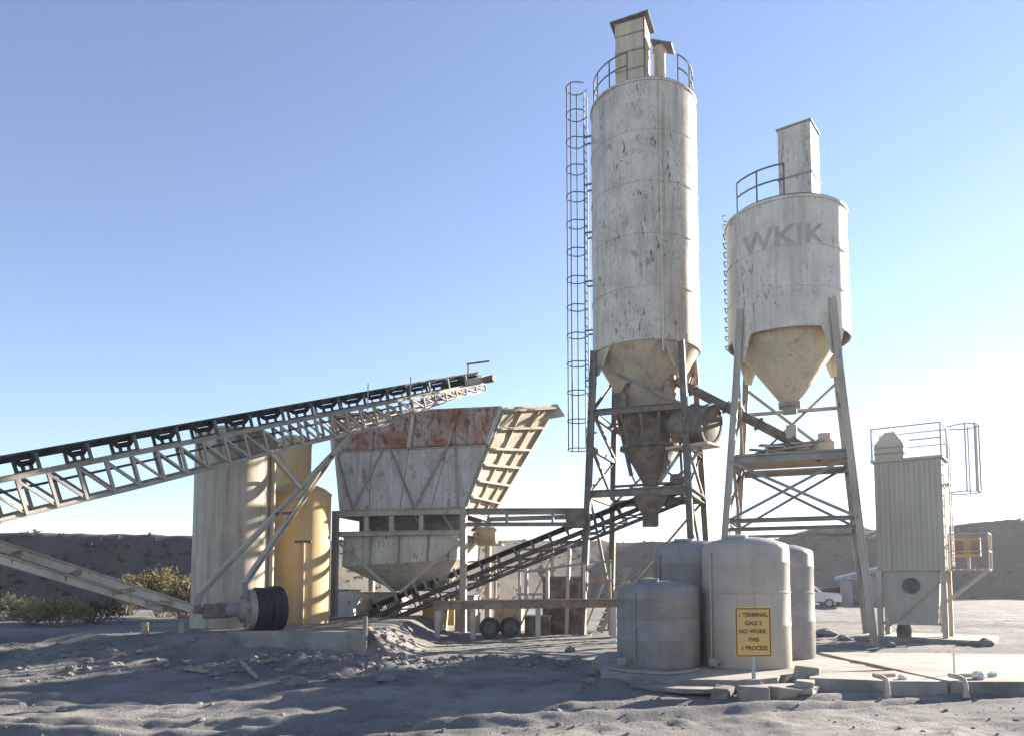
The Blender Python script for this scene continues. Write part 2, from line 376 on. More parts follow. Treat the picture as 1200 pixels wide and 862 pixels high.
def corners(c, a, z): return [Vector((c[0], c[1], z)) + E * a * i + S * a * j for i, j in ((-1, -1), (1, -1), (1, 1), (-1, 1))]
def tower(root, c, z_top, a_top, z_knee, a_knee, z_bot, a_bot, w, mat, rings, braces, rmat=None):
    def a_of(z):
        if z >= z_knee: return a_knee + (a_top - a_knee) * (z - z_knee) / max(.01, z_top - z_knee)
        return a_bot + (a_knee - a_bot) * (z - z_bot) / (z_knee - z_bot)
    T, K, B = corners(c, a_top, z_top), corners(c, a_knee, z_knee), corners(c, a_bot, z_bot)
    for i in range(4):
        m = MB(); m.ibeam(K[i], T[i], w, w, up=E); m.ibeam(B[i], K[i] + UP * .004, w * .98, w * .98, up=E)
        lg = m.build('leg', mat, root)
        f = MB(); f.box(B[i] + UP * .05, (.5, .5, .05), E, S); f.box(B[i] - UP * .1, (.8, .8, .24), E, S); f.build('footing', 'concrete', lg)
    for z, sides, h in rings:
        q = corners(c, a_of(z), z)
        for i in sides:
            p, r = q[i], q[(i + 1) % 4]; d = (r - p).normalized()
            MB().chan(p + d * w * .5, r - d * w * .5, w * .6, h).build('beam', rmat or mat, root)
    for i, z0, z1, flip in braces:
        lo, hi = corners(c, a_of(z0), z0), corners(c, a_of(z1), z1); j = (i + 1) % 4
        if flip: i, j = j, i
        off = ((lo[0] + lo[2]) / 2 - (lo[i] + lo[j]) / 2).normalized() * (-.02 if flip else .05)
        MB().angle(lo[i] + off, hi[j] + off, .085).build('brace', rmat or mat, root)
    return a_of

def ring_pts(c, r, z, a0, a1, n): return [Vector((c[0] + r * math.cos(a0 + (a1 - a0) * i / n), c[1] + r * math.sin(a0 + (a1 - a0) * i / n), z)) for i in range(n + 1)]
def guard(root, c, r, z, h, arcs, mat, step=.75):
    g = MB(); g.path(ring_pts(c, r, z + .06, 0, 2 * math.pi, 40)[:-1], .02, 6, True)
    rail = g.build('rail', mat, root)
    for a0, a1 in arcs:
        n = max(2, round(abs(a1 - a0) * r / step))
        for zz in (h, h * .55): MB().path(ring_pts(c, r, z + zz, a0, a1, n * 3), .026, 6).build('rail', mat, root)
        for p in ring_pts(c, r, z, a0, a1, n): MB().tube(p, p + UP * (h + .01), .024, 6).build('post', mat, root)

def ladder(root, base, top, out, side, mat, cage=True, cage_from=None, w=.44, stand=.5, step=.3, wall=None, r=.38):
    """base/top: centre of the climbing line; out points away from the wall"""
    ld = MB()
    for s in (-1, 1): ld.bar(base + side * s * w / 2, top + side * s * w / 2, .055, .03, up=out)
    lad = ld.build('ladder', mat, root)
    n = int((top.z - base.z) / step)
    for i in range(n + 1):
        p = base + (top - base) * ((i + .3) / (n + .6)); MB().tube(p - side * (w / 2 + .005), p + side * (w / 2 + .005), .016, 6).build('rung', mat, lad)
    zz = base.z + .6
    while zz < top.z - .5 and wall:
        p = base + (top - base) * ((zz - base.z) / (top.z - base.z))
        for s in (-1, 1): MB().bar(p + side * s * w / 2, p + side * s * w / 2 - out * stand, .05, .05).build('standoff', mat, lad)
        zz += 1.75
    if cage:
        cg = MB(); b2 = base if cage_from is None else base + (top - base) * ((cage_from - base.z) / (top.z - base.z))
        pos = []
        for k in range(5):
            a = R(-72 + 36 * k); pos.append(out * (.32 + r * math.cos(a)) + side * r * math.sin(a) * 1.0)
        for o in pos: cg.bar(b2 + o, top + o + UP * .35, .04, .015, up=side)
        cage_o = cg.build('safety_cage', mat, root)
        L = (top - b2).length; m = int(L / .95)
        for i in range(m + 1):
            p = b2 + (top + UP * .3 - b2) * (i / m); pts = [p - side * w / 2]
            for k in range(13):
                a = R(-90 + 15 * k); pts.append(p + out * (.32 + (r + .01) * math.cos(a)) + side * (r + .01) * math.sin(a))
            pts.append(p + side * w / 2); MB().path(pts, .02, 6).build('hoop', mat, cage_o)

def shell(root, c, r, z0, z1, mat, seams, roof=.22):
    def wob(a, z): return .010 * fb(a * 1.3, z, .8, 3)
    n = 26; prof = [(r, z0 + (z1 - z0) * i / n) for i in range(n + 1)]
    b = MB().lathe(prof, (c[0], c[1], 0), 96, cap=False, wob=wob).build('shell', mat, root, smooth=True)
    MB().lathe([(r + .035, z1 - .06), (r + .035, z1 + .02), (r * .96, z1 + .05), (r * .5, z1 + roof * .7), (.15, z1 + roof)], (c[0], c[1], 0), 72).build('roof', mat, root, smooth=True)
    for z in seams: MB().lathe([(r - .03, z - .035), (r + .018, z - .03), (r + .018, z + .03), (r - .03, z + .035)], (c[0], c[1], 0), 72, cap=False).build('weld_seam', mat, b, smooth=True)
    return b

# tall silo -----------------------------------------------------------------
TY = 25.6; tc = at(757, 420, TY); TC = (tc.x, TY); TR = 1.79
tz1 = at(757, 131, TY).z; tz0 = at(757, 417, TY).z
tall = thing('tall_silo', (TC[0], TC[1], 0), 'tallest silo, a stained white cylinder with caged ladder on its left', 'silo')
shell(tall, TC, TR, tz0, tz1, 'silo_paint', [tz0 + .05 + (tz1 - tz0) * k / 5 for k in range(1, 5)] + [tz0 + .04])
zc = at(757, 474, TY).z
MB().lathe([(TR - .02, tz0 + .02), (TR - .1, tz0 - .1), (.78, zc), (.7, zc - .25)], (*TC, 0), 64).build('cone', 'cone_tan', tall, smooth=True)
# skirt gussets that carry the shell on the legs
for i, (u, w_) in enumerate(((-1, -1), (1, -1), (1, 1), (-1, 1))):
    d = (E * u + S * w_).normalized(); p = Vector((*TC, tz0)) + d * (TR - .02)
    t = d.cross(UP)
    MB().plate([p + t * .5 - d * .1, p - t * .5 - d * .1, p - t * .16 + d * .12 - UP * .9, p + t * .16 + d * .12 - UP * .9], .04).build('gusset', 'cone_cream' if i in (0, 1, 2) else 'cone_rusty', tall)
# weigh hopper under the cone
zw0, zw1, zw2 = at(765, 488, TY).z, at(765, 525, TY).z, at(765, 566, TY).z
wh = MB().lathe([(.62, zw0 + .3), (.95, zw0 + .2), (.98, zw0), (.92, zw1), (.28, zw2), (.26, zw2 - .35)], (TC[0] + .12, TC[1], 0), 40).build('weigh_hopper', 'motor_brown', tall, smooth=True)
for k in range(8):
    a = k * math.pi / 4 + .2; d = Vector((math.cos(a), math.sin(a), 0)); o = Vector((TC[0] + .12, TC[1], 0))
    MB().bar(o + d * .97 + UP * zw0, o + d * .93 + UP * zw1, .06, .06, up=d).build('rib', 'frame_dark', wh)
for z in (zw0 + .02, zw1): MB().lathe([(.9, z - .05), (1.03, z - .05), (1.03, z + .05), (.9, z + .05)], (TC[0] + .12, TC[1], 0), 40, cap=False).build('band', 'frame_dark', wh)
zk = at(690, 482, 24.6).z; zr2 = at(690, 578, 24.6).z
ta = tower(tall, TC, tz0 - .06, 1.42, zk, 1.5, -.05, 1.78, .2, 'frame_brown',
      [(zk, (0, 1, 2, 3), .2), (zr2, (0, 1, 2, 3), .24), (zk - 1.15, (1, 3), .14)],
      [(3, zr2, zk - 1.15, 0), (3, zr2, zk - 1.15, 1), (3, zk - 1.1, zk, 0), (1, zr2, zk - 1.15, 0), (1, zr2, zk - 1.15, 1), (2, zr2, zk, 0), (2, zr2, zk, 1), (3, zk, tz0 - .3, 1), (0, zk, tz0 - .5, 1), (1, zk, tz0 - .3, 0), (2, zk, tz0 - .3, 1), (3, .8, zr2, 0), (1, .8, zr2, 1), (2, .8, zr2, 1)])
# top filter box with tilted lid
fb_c = Vector((*TC, 0)) - S * .95 - E * .12; fz0, fz1 = tz1 + .02, at(745, 25, 24.4).z
fbx = MB().box(fb_c + UP * ((fz0 + fz1) / 2), (1.0, .85, fz1 - fz0), E, S).build('dust_filter', 'cone_cream', tall, bevel=.015)
lid = fb_c + UP * (fz1 + .05); slope = (S - UP * .0).normalized()
MB().box(lid, (1.3, 1.1, .05), (E + UP * .06), S).build('lid', 'frame_dark', fbx)
for z in (.28, .55, .8):
    zz = fz0 + (fz1 - fz0) * z
    MB().box(fb_c + UP * zz - S * .435, (1.02, .03, .045), E, S).build('stiffener', 'cone_rusty', fbx)
    MB().box(fb_c + UP * zz + E * .51, (.03, .86, .045), E, S).build('stiffener', 'cone_cream', fbx)
MB().box(fb_c + UP * ((fz0 + fz1) / 2) - S * .43 + E * .49, (.05, .05, fz1 - fz0 - .02), E, S).build('corner_angle', 'frame_dark', fbx)
vp = Vector((*TC, 0)) + E * .72 - S * .62; vz = at(776, 62, 25).z
ven = MB().lathe([(.2, tz1 + .02), (.2, vz - .25), (.24, vz - .2), (.24, vz - .05)], (vp.x, vp.y, 0), 24).build('relief_vent', 'cone_cream', tall, smooth=True)
MB().box(vp + UP * vz + E * .12, (.75, .6, .05), (E - UP * .45), S).build('hood', 'frame_dark', ven)
guard(tall, TC, TR - .1, tz1 + .05, 1.02, [(R(150), R(243)), (R(-57), R(60)), (R(60), R(150))], 'ladder_steel')
Lo = -E; lb = Vector((*TC, 0)) + Lo * (TR + .28)
ladder(tall, lb + UP * at(672, 517, 25).z, lb + UP * (tz1 + 1.15), Lo, S, 'ladder_steel', True, None, stand=.28, wall=True)
# vertical conduit and fill pipe on the front of the shell
ac = R(-75)
for ang, rr, z0_, z1_ in ((R(-83), .035, tz0 - .4, tz1 - .15), (R(-78), .02, tz0 + 2, tz1 - .5)):
    p = Vector((TC[0] + (TR + .05) * math.cos(ang), TC[1] + (TR + .05) * math.sin(ang), 0))
    MB().tube(p + UP * z0_, p + UP * z1_, rr, 8).build('pipe', 'silo_paint', tall)

for u, w_ in ((-1, -.5), (.9, -.7), (.2, 1.0)):
    d = (E * u + S * w_).normalized(); o = Vector((TC[0] + .12, TC[1], 0)) + d * 1.12
    MB().tube(o + UP * (zw0 + .1), o - d * .45 + UP * (zw2 + .25), .07, 10).build('actuator', 'frame_dark', tall, smooth=True)
    MB().tube(o - d * .45 + UP * (zw2 + .3), o - d * .62 + UP * (zw2 - .05), .035, 8).build('actuator_rod', 'steel_galv', tall)
for k in range(7):
    u = -1 + 2 * (k + .5) / 7; q = ta(zk) - .12
    if abs(u) > .6: MB().box(Vector((*TC, zk + .13)) + S * q * u, (q * 2 - .1, q * 2 / 7 - .03, .04), E, S).build('deck_plank', 'frame_brown', tall)
gb = Vector((*TC, 0)) - S * 1.05 - E * .62
MB().box(gb + UP * (zk + .42), (.42, .3, .5), E, S).build('valve_box', 'motor_brown', tall, bevel=.02)
MB().path([gb + UP * (zk + .6), gb + UP * (zk + .95) + E * .2, gb + UP * (zk + 1.2) + E * .7 + S * .3, gb + UP * (tz0 - .9) + E * .75 + S * .5], .06, 10).build('pipe', 'frame_dark', tall, smooth=True)
MB().path([Vector((*TC, zw1)) + E * 1.25 - S * .9, Vector((*TC, zw2 + .2)) + E * 1.3 - S * .95, Vector((*TC, zr2 + .3)) + E * 1.0 - S * 1.1, Vector((*TC, zr2 + .25)) - E * .9 - S * 1.25], .045, 8).build('hose', 'frame_dark', tall, smooth=True)
for k in (-.55, .1, .7): MB().angle(Vector((*TC, zk - .08)) - S * 1.5 + E * k, Vector((*TC, zk - .75)) - S * .95 + E * k * .8, .07).build('hanger', 'frame_brown', tall)
q = ta(zr2) - .1
for k in range(6): MB().box(Vector((*TC, zr2 + .15)) + E * (q * (-.1 + k * .2)) - S * q * .62, (q * .2 - .03, q * .7, .04), E, S).build('deck_plank', 'frame_brown', tall)
MB().lathe([(.12, 0), (.2, .03), (.2, .4), (.1, .48)], Vector((*TC, zr2 + .4)) + E * .95 - S * 1.0, 18, axis=E).build('gate_motor', 'motor_brown', tall, smooth=True)

# blower drum on the right of the tall silo's hopper
bd = at(798, 497, 24.3); ax = Vector((.70, -.68, -.14)).normalized()
drum = thing('blower_drum', bd - UP * .8, 'dark brown drum shaped blower fixed beside the tall silo hopper', 'blower')
MB().lathe([(.35, -.15), (.58, -.1), (.60, .05), (.60, .45), (.66, .47), (.66, .55), (.60, .57), (.60, 1.0), (.54, 1.1), (.3, 1.14)], bd, 40, axis=ax).build('casing', 'motor_brown', drum, smooth=True)
MB().lathe([(.60, .98), (.645, .98), (.645, 1.12), (.56, 1.12)], bd, 40, axis=ax, cap=False).build('rim', 'frame_dark', drum, smooth=True)
MB().lathe([(.24, -.5), (.26, -.1), (.26, 0)], bd, 24, axis=ax).build('motor', 'frame_dark', drum, smooth=True)
dk = bd - UP * .72
MB().box(dk + ax * .45, (1.5, .9, .07), (ax.x, ax.y, 0), (-ax.y, ax.x, 0)).build('bracket', 'frame_pale', drum)
for k in (0.1, .8):
    p = dk + Vector((ax.x, ax.y, 0)) * k; MB().bar(p, p + Vector((-.7, .5, -1.1)), .08).build('strut', 'frame_grey', drum)
MB().path([bd + Vector((-.25, .1, .4)), bd + Vector((-.3, .25, 1.0)), bd + Vector((-.25, .5, 1.7)), bd + Vector((-.2, .9, 2.4))], .22, 14).build('duct', 'cone_rusty', drum, smooth=True)

# short silo ------------------------------------------------------------------
SY = 23.0; sc = at(922, 350, SY); SC = (sc.x, SY); SR = 1.76
sz1 = at(922, 262, SY).z; sz0 = at(922, 404, SY).z
short = thing('short_silo', (SC[0], SC[1], 0), 'shorter silo with faded letters and pale cone on splayed legs', 'silo')
ssh = shell(short, SC, SR, sz0, sz1, 'silo_paint_pale', [sz0 + .04, sz0 + 1.2, sz0 + 2.4], roof=.3)
za = at(922, 474, SY).z
MB().lathe([(SR - .2, sz0 + .25), (SR - .28, sz0 - .1), (.3, za + .12), (.22, za)], (*SC, 0), 64).build('cone', 'cone_cream', short, smooth=True)
og = MB(); og.box((SC[0], SC[1], za - .02), (.62, .62, .1), E, S); og.box((SC[0], SC[1], za - .16), (.4, .4, .2), E, S); og.build('outlet_gate', 'frame_grey', short)
for i, (u, w_) in enumerate(((-1, -1), (1, -1), (1, 1), (-1, 1))):
    d = (E * u + S * w_).normalized(); p = Vector((*SC, sz0)) + d * (SR - .01); t = d.cross(UP)
    MB().plate([p + t * .42, p - t * .42, p - t * .12 + d * .06 - UP * .8, p + t * .12 + d * .06 - UP * .8], .04).build('gusset', 'silo_paint_pale', short)
zk2 = at(970, 440, 22).z; zp = at(930, 534, 22).z; zq = at(930, 610, 22).z
sa = tower(short, SC, sz0 + .85, 1.27, zk2, 1.4, -.05, 2.02, .19, 'frame_pale',
      [(zp - .1, (0, 1, 2, 3), .22), (zq, (0, 1, 2, 3), .13), (za + .1, (1, 2, 3), .1), (zq - .25, (0, 2), .1)],
      [(0, zq, zp - .15, 1), (0, zq, zp - .15, 0), (3, zq, zp, 0), (2, zq, zp, 0), (2, zq, zp, 1), (3, zp, zk2, 1), (1, zp, zk2, 0), (1, zq, zp - .15, 0), (1, zq, zp - .15, 1), (2, zp, zk2 + .3, 0), (2, zp, zk2 + .3, 1), (3, zp, zk2, 0), (3, zq, zp, 1), (1, zp, zk2, 1), (1, .6, zq, 0), (3, .6, zq, 0)], 'frame_grey')
# deck with machinery
aa = sa(zp) - .1
for k in range(9):
    u = -1 + 2 * (k + .5) / 9
    MB().box(Vector((*SC, zp + .05)) + S * aa * u, (aa * 2 - .02, aa * 2 / 9 - .02, .05), E, S).build('deck_plank', 'timber', short)
fc = Vector((*SC, 0)) - S * .5 + E * .46; f0, f1 = sz1 + .02, at(935, 148, 22.0).z
EF, SF = axes(36)
fx = MB().box(fc + UP * ((f0 + f1) / 2), (.95, .95, f1 - f0), EF, SF).build('dust_filter', 'silo_paint_pale', short, bevel=.015)
MB().box(fc + UP * (f1 + .025), (1.03, 1.03, .05), EF, SF).build('lid', 'frame_grey', fx)
MB().box(fc + UP * (f0 + .95) - SF * .0, (1.0, 1.0, .05), EF, SF).build('stiffener', 'frame_grey', fx)
guard(short, SC, SR - .12, sz1 + .05, 1.0, [(R(195), R(250))], 'ladder_steel', .95)
for k in range(15):
    z = sz0 + .1 + k * .3; p = Vector((*SC, z)) - E * (SR - .02)
    m = MB(); m.path([p + S * .2, p + S * .2 - E * .09, p - S * .2 - E * .09, p - S * .2], .018, 6); m.build('step_rung', 'ladder_steel', short)
def lettering(txt, size, c, r, a_mid, z, mat, parent, name='lettering', sx=1.0):
    cu = bpy.data.curves.new('tmp', 'FONT'); cu.body = txt; cu.size = size; cu.align_x = 'CENTER'; cu.offset = size * .012
    to = bpy.data.objects.new('tmp', cu); col.objects.link(to); dg = bpy.context.evaluated_depsgraph_get()
    me = bpy.data.meshes.new_from_object(to.evaluated_get(dg)); bpy.data.objects.remove(to)
    def put(v):
        a = a_mid + v.x * sx / r; return (c[0] + r * math.cos(a), c[1] + r * math.sin(a), z + v.y)
    letters(me, put, mat, parent)
def letters(me, put, mat, parent):
    """each letter becomes a part of its own"""
    n = len(me.vertices); g = list(range(n))
    def find(i):
        while g[i] != i: g[i] = g[g[i]]; i = g[i]
        return i
    for p in me.polygons:
        for v in p.vertices[1:]: g[find(v)] = find(p.vertices[0])
    sets = {}
    for p in me.polygons: sets.setdefault(find(p.vertices[0]), []).append(tuple(p.vertices))
    for fs in sets.values():
        ids = sorted({i for f in fs for i in f}); mp = {i: k for k, i in enumerate(ids)}
        MB().add([put(me.vertices[i].co) for i in ids], [tuple(mp[i] for i in f) for f in fs]).build('letter', mat, parent)
lettering('WKIK', .84, SC, SR + .022, R(-113), at(905, 288, 21.4).z, 'faded_ink', ssh, sx=1.12)
# machines on the deck
g1 = thing('deck_motor', Vector((*SC, zp + .075)) - E * .3, 'dusty motor and gearbox lying on the deck of the short silo', 'motor')
b0 = Vector((*SC, zp + .075))
MB().lathe([(.1, -.35), (.2, -.33), (.22, .2), (.12, .3), (.12, .5)], b0 - E * .3 + UP * .3, 20, axis=E).build('motor', 'motor_brown', g1, smooth=True)
MB().box(b0 - E * .3 + UP * .04, (.9, .5, .08), E, S).build('base', 'frame_pale', g1)
MB().box(b0 + E * .35 + UP * .24, (.34, .4, .48), E, S).build('gearbox', 'frame_pale', g1, bevel=.03)
g2 = tag(MB().lathe([(.25, 0), (.3, .05), (.3, .35), (.18, .5), (.18, .62)], b0 + E * .95 - S * .5, 20).build('air_valve', 'cone_cream', smooth=True), 'squat cream valve body at the right end of the deck', 'valve')

pile = thing('board_pile', b0 - E * .8 - S * .6, 'untidy pile of loose boards on the deck of the short silo', 'boards')
rr_ = random.Random(5)
for k in range(11):
    c_ = b0 + E * rr_.uniform(-1.0, .9) + S * rr_.uniform(-1.1, -.3) + UP * (.04 + .035 * k); a_2 = rr_.uniform(-.5, .5); L_ = rr_.uniform(.5, 1.3)
    d_ = (E * math.cos(a_2) + S * math.sin(a_2) + UP * rr_.uniform(-.12, .12)).normalized()
    MB().bar(c_ - d_ * L_ / 2, c_ + d_ * L_ / 2, .16, .05).build('board', rr_.choice(('timber', 'frame_pale', 'motor_brown')), pile)
# screw conveyor from the short silo deck to the tall silo
p0, p1 = at(948, 527, 22.9), at(792, 446, 24.6)
scr = thing('screw_conveyor', p0, 'slanting round screw conveyor tube running between the two big silos', 'conveyor')
MB().tube(p0, p1, .15, 18).build('tube', 'motor_brown', scr, smooth=True)
for k in (.12, .36, .6, .86):
    p = p0.lerp(p1, k); d = (p1 - p0).normalized(); MB().tube(p - d * .03, p + d * .03, .22, 18).build('flange', 'frame_dark', scr)
d = (p0 - p1).normalized(); MB().tube(p0 - d * .05, p0 + d * .45, .19, 16).build('drive_motor', 'frame_dark', scr, smooth=True)
MB().box(p0.lerp(p1, .12) + UP * .28, (.3, .3, .4), E, S).build('inlet', 'frame_pale', scr)

# ------------------------------------------------------------------ dust collector at the right
DY = 21.8; E2, S2 = axes(36)
dl, dr = at(1029, 600, DY), at(1100, 600, DY); dw = (dr.x - dl.x); dc = Vector(((dl.x + dr.x) / 2 + .48, DY + .75, 0)); dd = 1.2
dz0, dz1 = at(1065, 668, DY).z, at(1065, 537, DY).z
dcol = thing('dust_collector', dc, 'small ribbed grey box silo with railed top at far right', 'dust collector')
MB().box(dc + UP * ((dz0 + dz1) / 2), (dw, dd, dz1 - dz0), E2, S2).build('body', 'collector_grey', dcol)
nr = 13
for k in range(nr):
    u = -.5 + (k + .5) / nr; MB().box(dc + E2 * dw * u - S2 * (dd / 2 + .008) + UP * ((dz0 + dz1) / 2), (dw / nr * .5, .03, dz1 - dz0 - .03), E2, S2).build('rib', 'collector_grey', dcol)
for k in range(8):
    u = -.5 + (k + .5) / 8; MB().box(dc + E2 * (dw / 2 + .008) + S2 * dd * u + UP * ((dz0 + dz1) / 2), (.03, dd / 8 * .5, dz1 - dz0 - .03), E2, S2).build('rib', 'collector_grey', dcol)
top = MB().box(dc + UP * (dz1 + .035), (dw + .16, dd + .16, .07), E2, S2).build('top_deck', 'collector_grey', dcol)
hc = dc - E2 * .45 - S2 * .25; hz = at(1049, 516, DY).z; hq = at(1049, 500, DY).z
m = MB(); m.box(hc + UP * (dz1 + .07 + (hz - dz1 - .07) / 2), (.78, .7, hz - dz1 - .07), E2, S2)
b = [hc + UP * hz + E2 * .39 * i + S2 * .35 * j for i, j in ((-1, -1), (1, -1), (1, 1), (-1, 1))]; t_ = [hc + UP * hq + E2 * .13 * i + S2 * .12 * j for i, j in ((-1, -1), (1, -1), (1, 1), (-1, 1))]
m.add(b + t_, [(0, 1, 5, 4), (1, 2, 6, 5), (2, 3, 7, 6), (3, 0, 4, 7), (4, 5, 6, 7)]); hood = m.build('filter_hood', 'collector_grey', dcol)
for z in (dz1 + .25, dz1 + .42): MB().box(hc + UP * z, (.82, .74, .035), E2, S2).build('band', 'frame_grey', hood)
cr = [dc + UP * (dz1 + .07) + E2 * (dw / 2 + .04) * i + S2 * (dd / 2 + .04) * j for i, j in ((-1, -1), (1, -1), (1, 1), (-1, 1))]
for i in range(4):
    MB().tube(cr[i], cr[i] + UP * .95, .026, 6).build('post', 'frame_pale', dcol)
    for h in (.93, .5):
        if i == 0 and h == .5: MB().tube(cr[0].lerp(cr[1], .55) + UP * h, cr[1] + UP * h, .022, 6).build('rail', 'frame_pale', dcol)
        else: MB().tube(cr[i] + UP * h, cr[(i + 1) % 4] + UP * h, .022, 6).build('rail', 'frame_pale', dcol)
# lower housing
lz = dz0 - .004
lq = [dc + E2 * (dw / 2 - .12) * i + S2 * (dd / 2 - .1) * j for i, j in ((-1, -1), (1, -1), (1, 1), (-1, 1))]
lowz = at(1065, 730, DY).z
hop = MB().add([q + UP * lz for q in lq] + [dc + (q - dc) * .86 + UP * lowz for q in lq], [(0, 1, 2, 3), (4, 7, 6, 5), (0, 4, 5, 1), (1, 5, 6, 2), (2, 6, 7, 3), (3, 7, 4, 0)]).build('hopper', 'collector_grey', dcol)
hd = dc - S2 * (dd / 2 - .02) + UP * (lz - .42); MB().lathe([(.05, .06), (.2, .05), (.22, .0), (.22, -.12)], hd, 24, axis=-S2).build('hatch', 'frame_dark', hop)
for q in lq:
    o = q + (q - dc) * .12; MB().box(Vector((o.x, o.y, lz / 2 - .03)), (.14, .14, lz + .06), E2, S2).build('leg', 'frame_pale', dcol)
MB().angle(lq[0] + UP * .3, lq[1] + UP * (lz - .3), .07).build('brace', 'frame_pale', dcol)
MB().angle(lq[1] + UP * .3, lq[2] + UP * (lz - .3), .07).build('brace', 'frame_pale', dcol)
for i in range(4): MB().bar(lq[i] + UP * .5, lq[(i + 1) % 4] + UP * .5, .07).build('beam', 'frame_pale', dcol)
MB().lathe([(.18, 0), (.2, .3), (.16, .45)], dc - S2 * .7 - E2 * .2 + UP * .02, 18).build('fan_casing', 'motor_brown', dcol, smooth=True)
# ladder with cage, and a small platform with a switch box
lx = dc + E2 * (dw / 2 + .16)
ladder(dcol, lx + UP * (dz0 + .12), lx + UP * (dz1 + .62), E2, S2, 'frame_pale', True, at(1115, 577, DY).z, wall=True, stand=.16, r=.44)
pz = dz0 + .02; pc = dc + E2 * (dw / 2 + .56) + UP * pz
for k in range(6): MB().box(pc + E2 * (-.42 + .168 * k), (.15, 1.0, .04), E2, S2).build('deck_plank', 'frame_pale', dcol)
for i, j in ((1, -1), (1, 1), (-.9, -1)):
    q = pc + E2 * .5 * i + S2 * .48 * j; MB().tube(q - UP * .02, q + UP * 1.0, .024, 6).build('post', 'frame_pale', dcol)
for h in (1.0, .5):
    MB().tube(pc + E2 * .5 - S2 * .48 + UP * h, pc + E2 * .5 + S2 * .48 + UP * h, .022, 6).build('rail', 'frame_pale', dcol)
    MB().tube(pc - E2 * .45 - S2 * .48 + UP * h, pc + E2 * .5 - S2 * .48 + UP * h, .022, 6).build('rail', 'frame_pale', dcol)
for j in (-1, 1): MB().angle(pc + E2 * .45 + S2 * .45 * j - UP * .02, pc - E2 * .6 + S2 * .45 * j - UP * .9, .06).build('brace', 'frame_pale', dcol)
sb = pc + S2 * -.3 + UP * .62
sbx = thing('switch_box', sb - UP * .3, 'yellow and red control box on the platform beside the ribbed silo', 'control box')
MB().box(sb, (.62, .2, .52), E2, S2).build('housing', 'yellow_equipment', sbx, bevel=.01)
for k in (-1, 1): MB().box(sb - S2 * .11 + E2 * .19 * k, (.2, .03, .36), E2, S2).build('door', 'red_equipment', sbx)
MB().box(sb + S2 * .02 - UP * .43, (.08, .08, .36), E2, S2).build('stand', 'frame_pale', sbx)
# concrete plinth
plq = dc; tag(MB().box(Vector((dc.x + .3, dc.y, .02)), (3.4, 2.6, .2), E2, S2).build('plinth', 'concrete', bevel=.02), 'low concrete plinth under the ribbed grey box silo', 'plinth')

# ------------------------------------------------------------------ water tanks on the slab
def slab(name, pts, z, t, label, jag=.05, seed=1):
    rr = random.Random(seed); P = []
    for i, p in enumerate(pts):
        q = pts[(i + 1) % len(pts)]; a, b_ = Vector((*p, 0)), Vector((*q, 0)); n = max(1, int((b_ - a).length / .3))
        for k in range(n):
            w = a.lerp(b_, k / n); P.append(Vector((w.x + rr.uniform(-jag, jag), w.y + rr.uniform(-jag, jag), z)))
    m = MB(); k = len(P); m.add(P + [Vector((p.x + rr.uniform(-.05, .05), p.y + rr.uniform(-.02, .06), z - t * rr.uniform(.8, 1))) for p in P], [tuple(range(k)), tuple(range(k, 2 * k))[::-1]] + [(i, k + i, k + (i + 1) % k, (i + 1) % k) for i in range(k)])
    return tag(m.build(name, 'concrete'), label, 'slab')
def gx(px, Y): return (px - 600) / F_PX * Y
slab('concrete_slab', [(1.45, 12.3), (2.3, 11.75), (3.35, 11.55), (4.05, 11.85), (4.25, 12.2), (4.6, 12.6), (6.2, 12.9), (6.2, 16.3), (2.0, 16.5), (1.6, 15)], .19, .17, 'broken concrete slab carrying the water tanks', .06, 3)
slab('concrete_pad', [(4.5, 11.75), (5.6, 11.35), (6.28, 11.3), (6.3, 12.75), (4.75, 12.45)], .20, .26, 'short cracked end piece of the sunlit pad beside the tank slab', .03, 5)
slab('concrete_pad', [(6.38, 11.28), (8.9, 11.2), (8.95, 15.9), (6.4, 16.2)], .205, .265, 'sunlit concrete pad piece in front of the short silo leg', .025, 6)
slab('concrete_pad', [(9.0, 11.22), (16, 11.3), (16.5, 15.4), (9.05, 15.88)], .195, .255, 'sunlit concrete pad piece at the right edge below the ribbed silo', .025, 7)
slab('broken_plate', [(3.25, 11.0), (4.0, 10.9), (4.45, 11.3), (4.2, 11.7), (3.5, 11.45)], .13, .09, 'tilted broken concrete plate beside the sign block', .05, 8)
slab('thin_plate', [(1.75, 11.6), (2.5, 11.2), (3.1, 11.15), (3.2, 11.45), (2.2, 11.7)], .11, .07, 'thin cracked plate before the small squat tank', .04, 9)
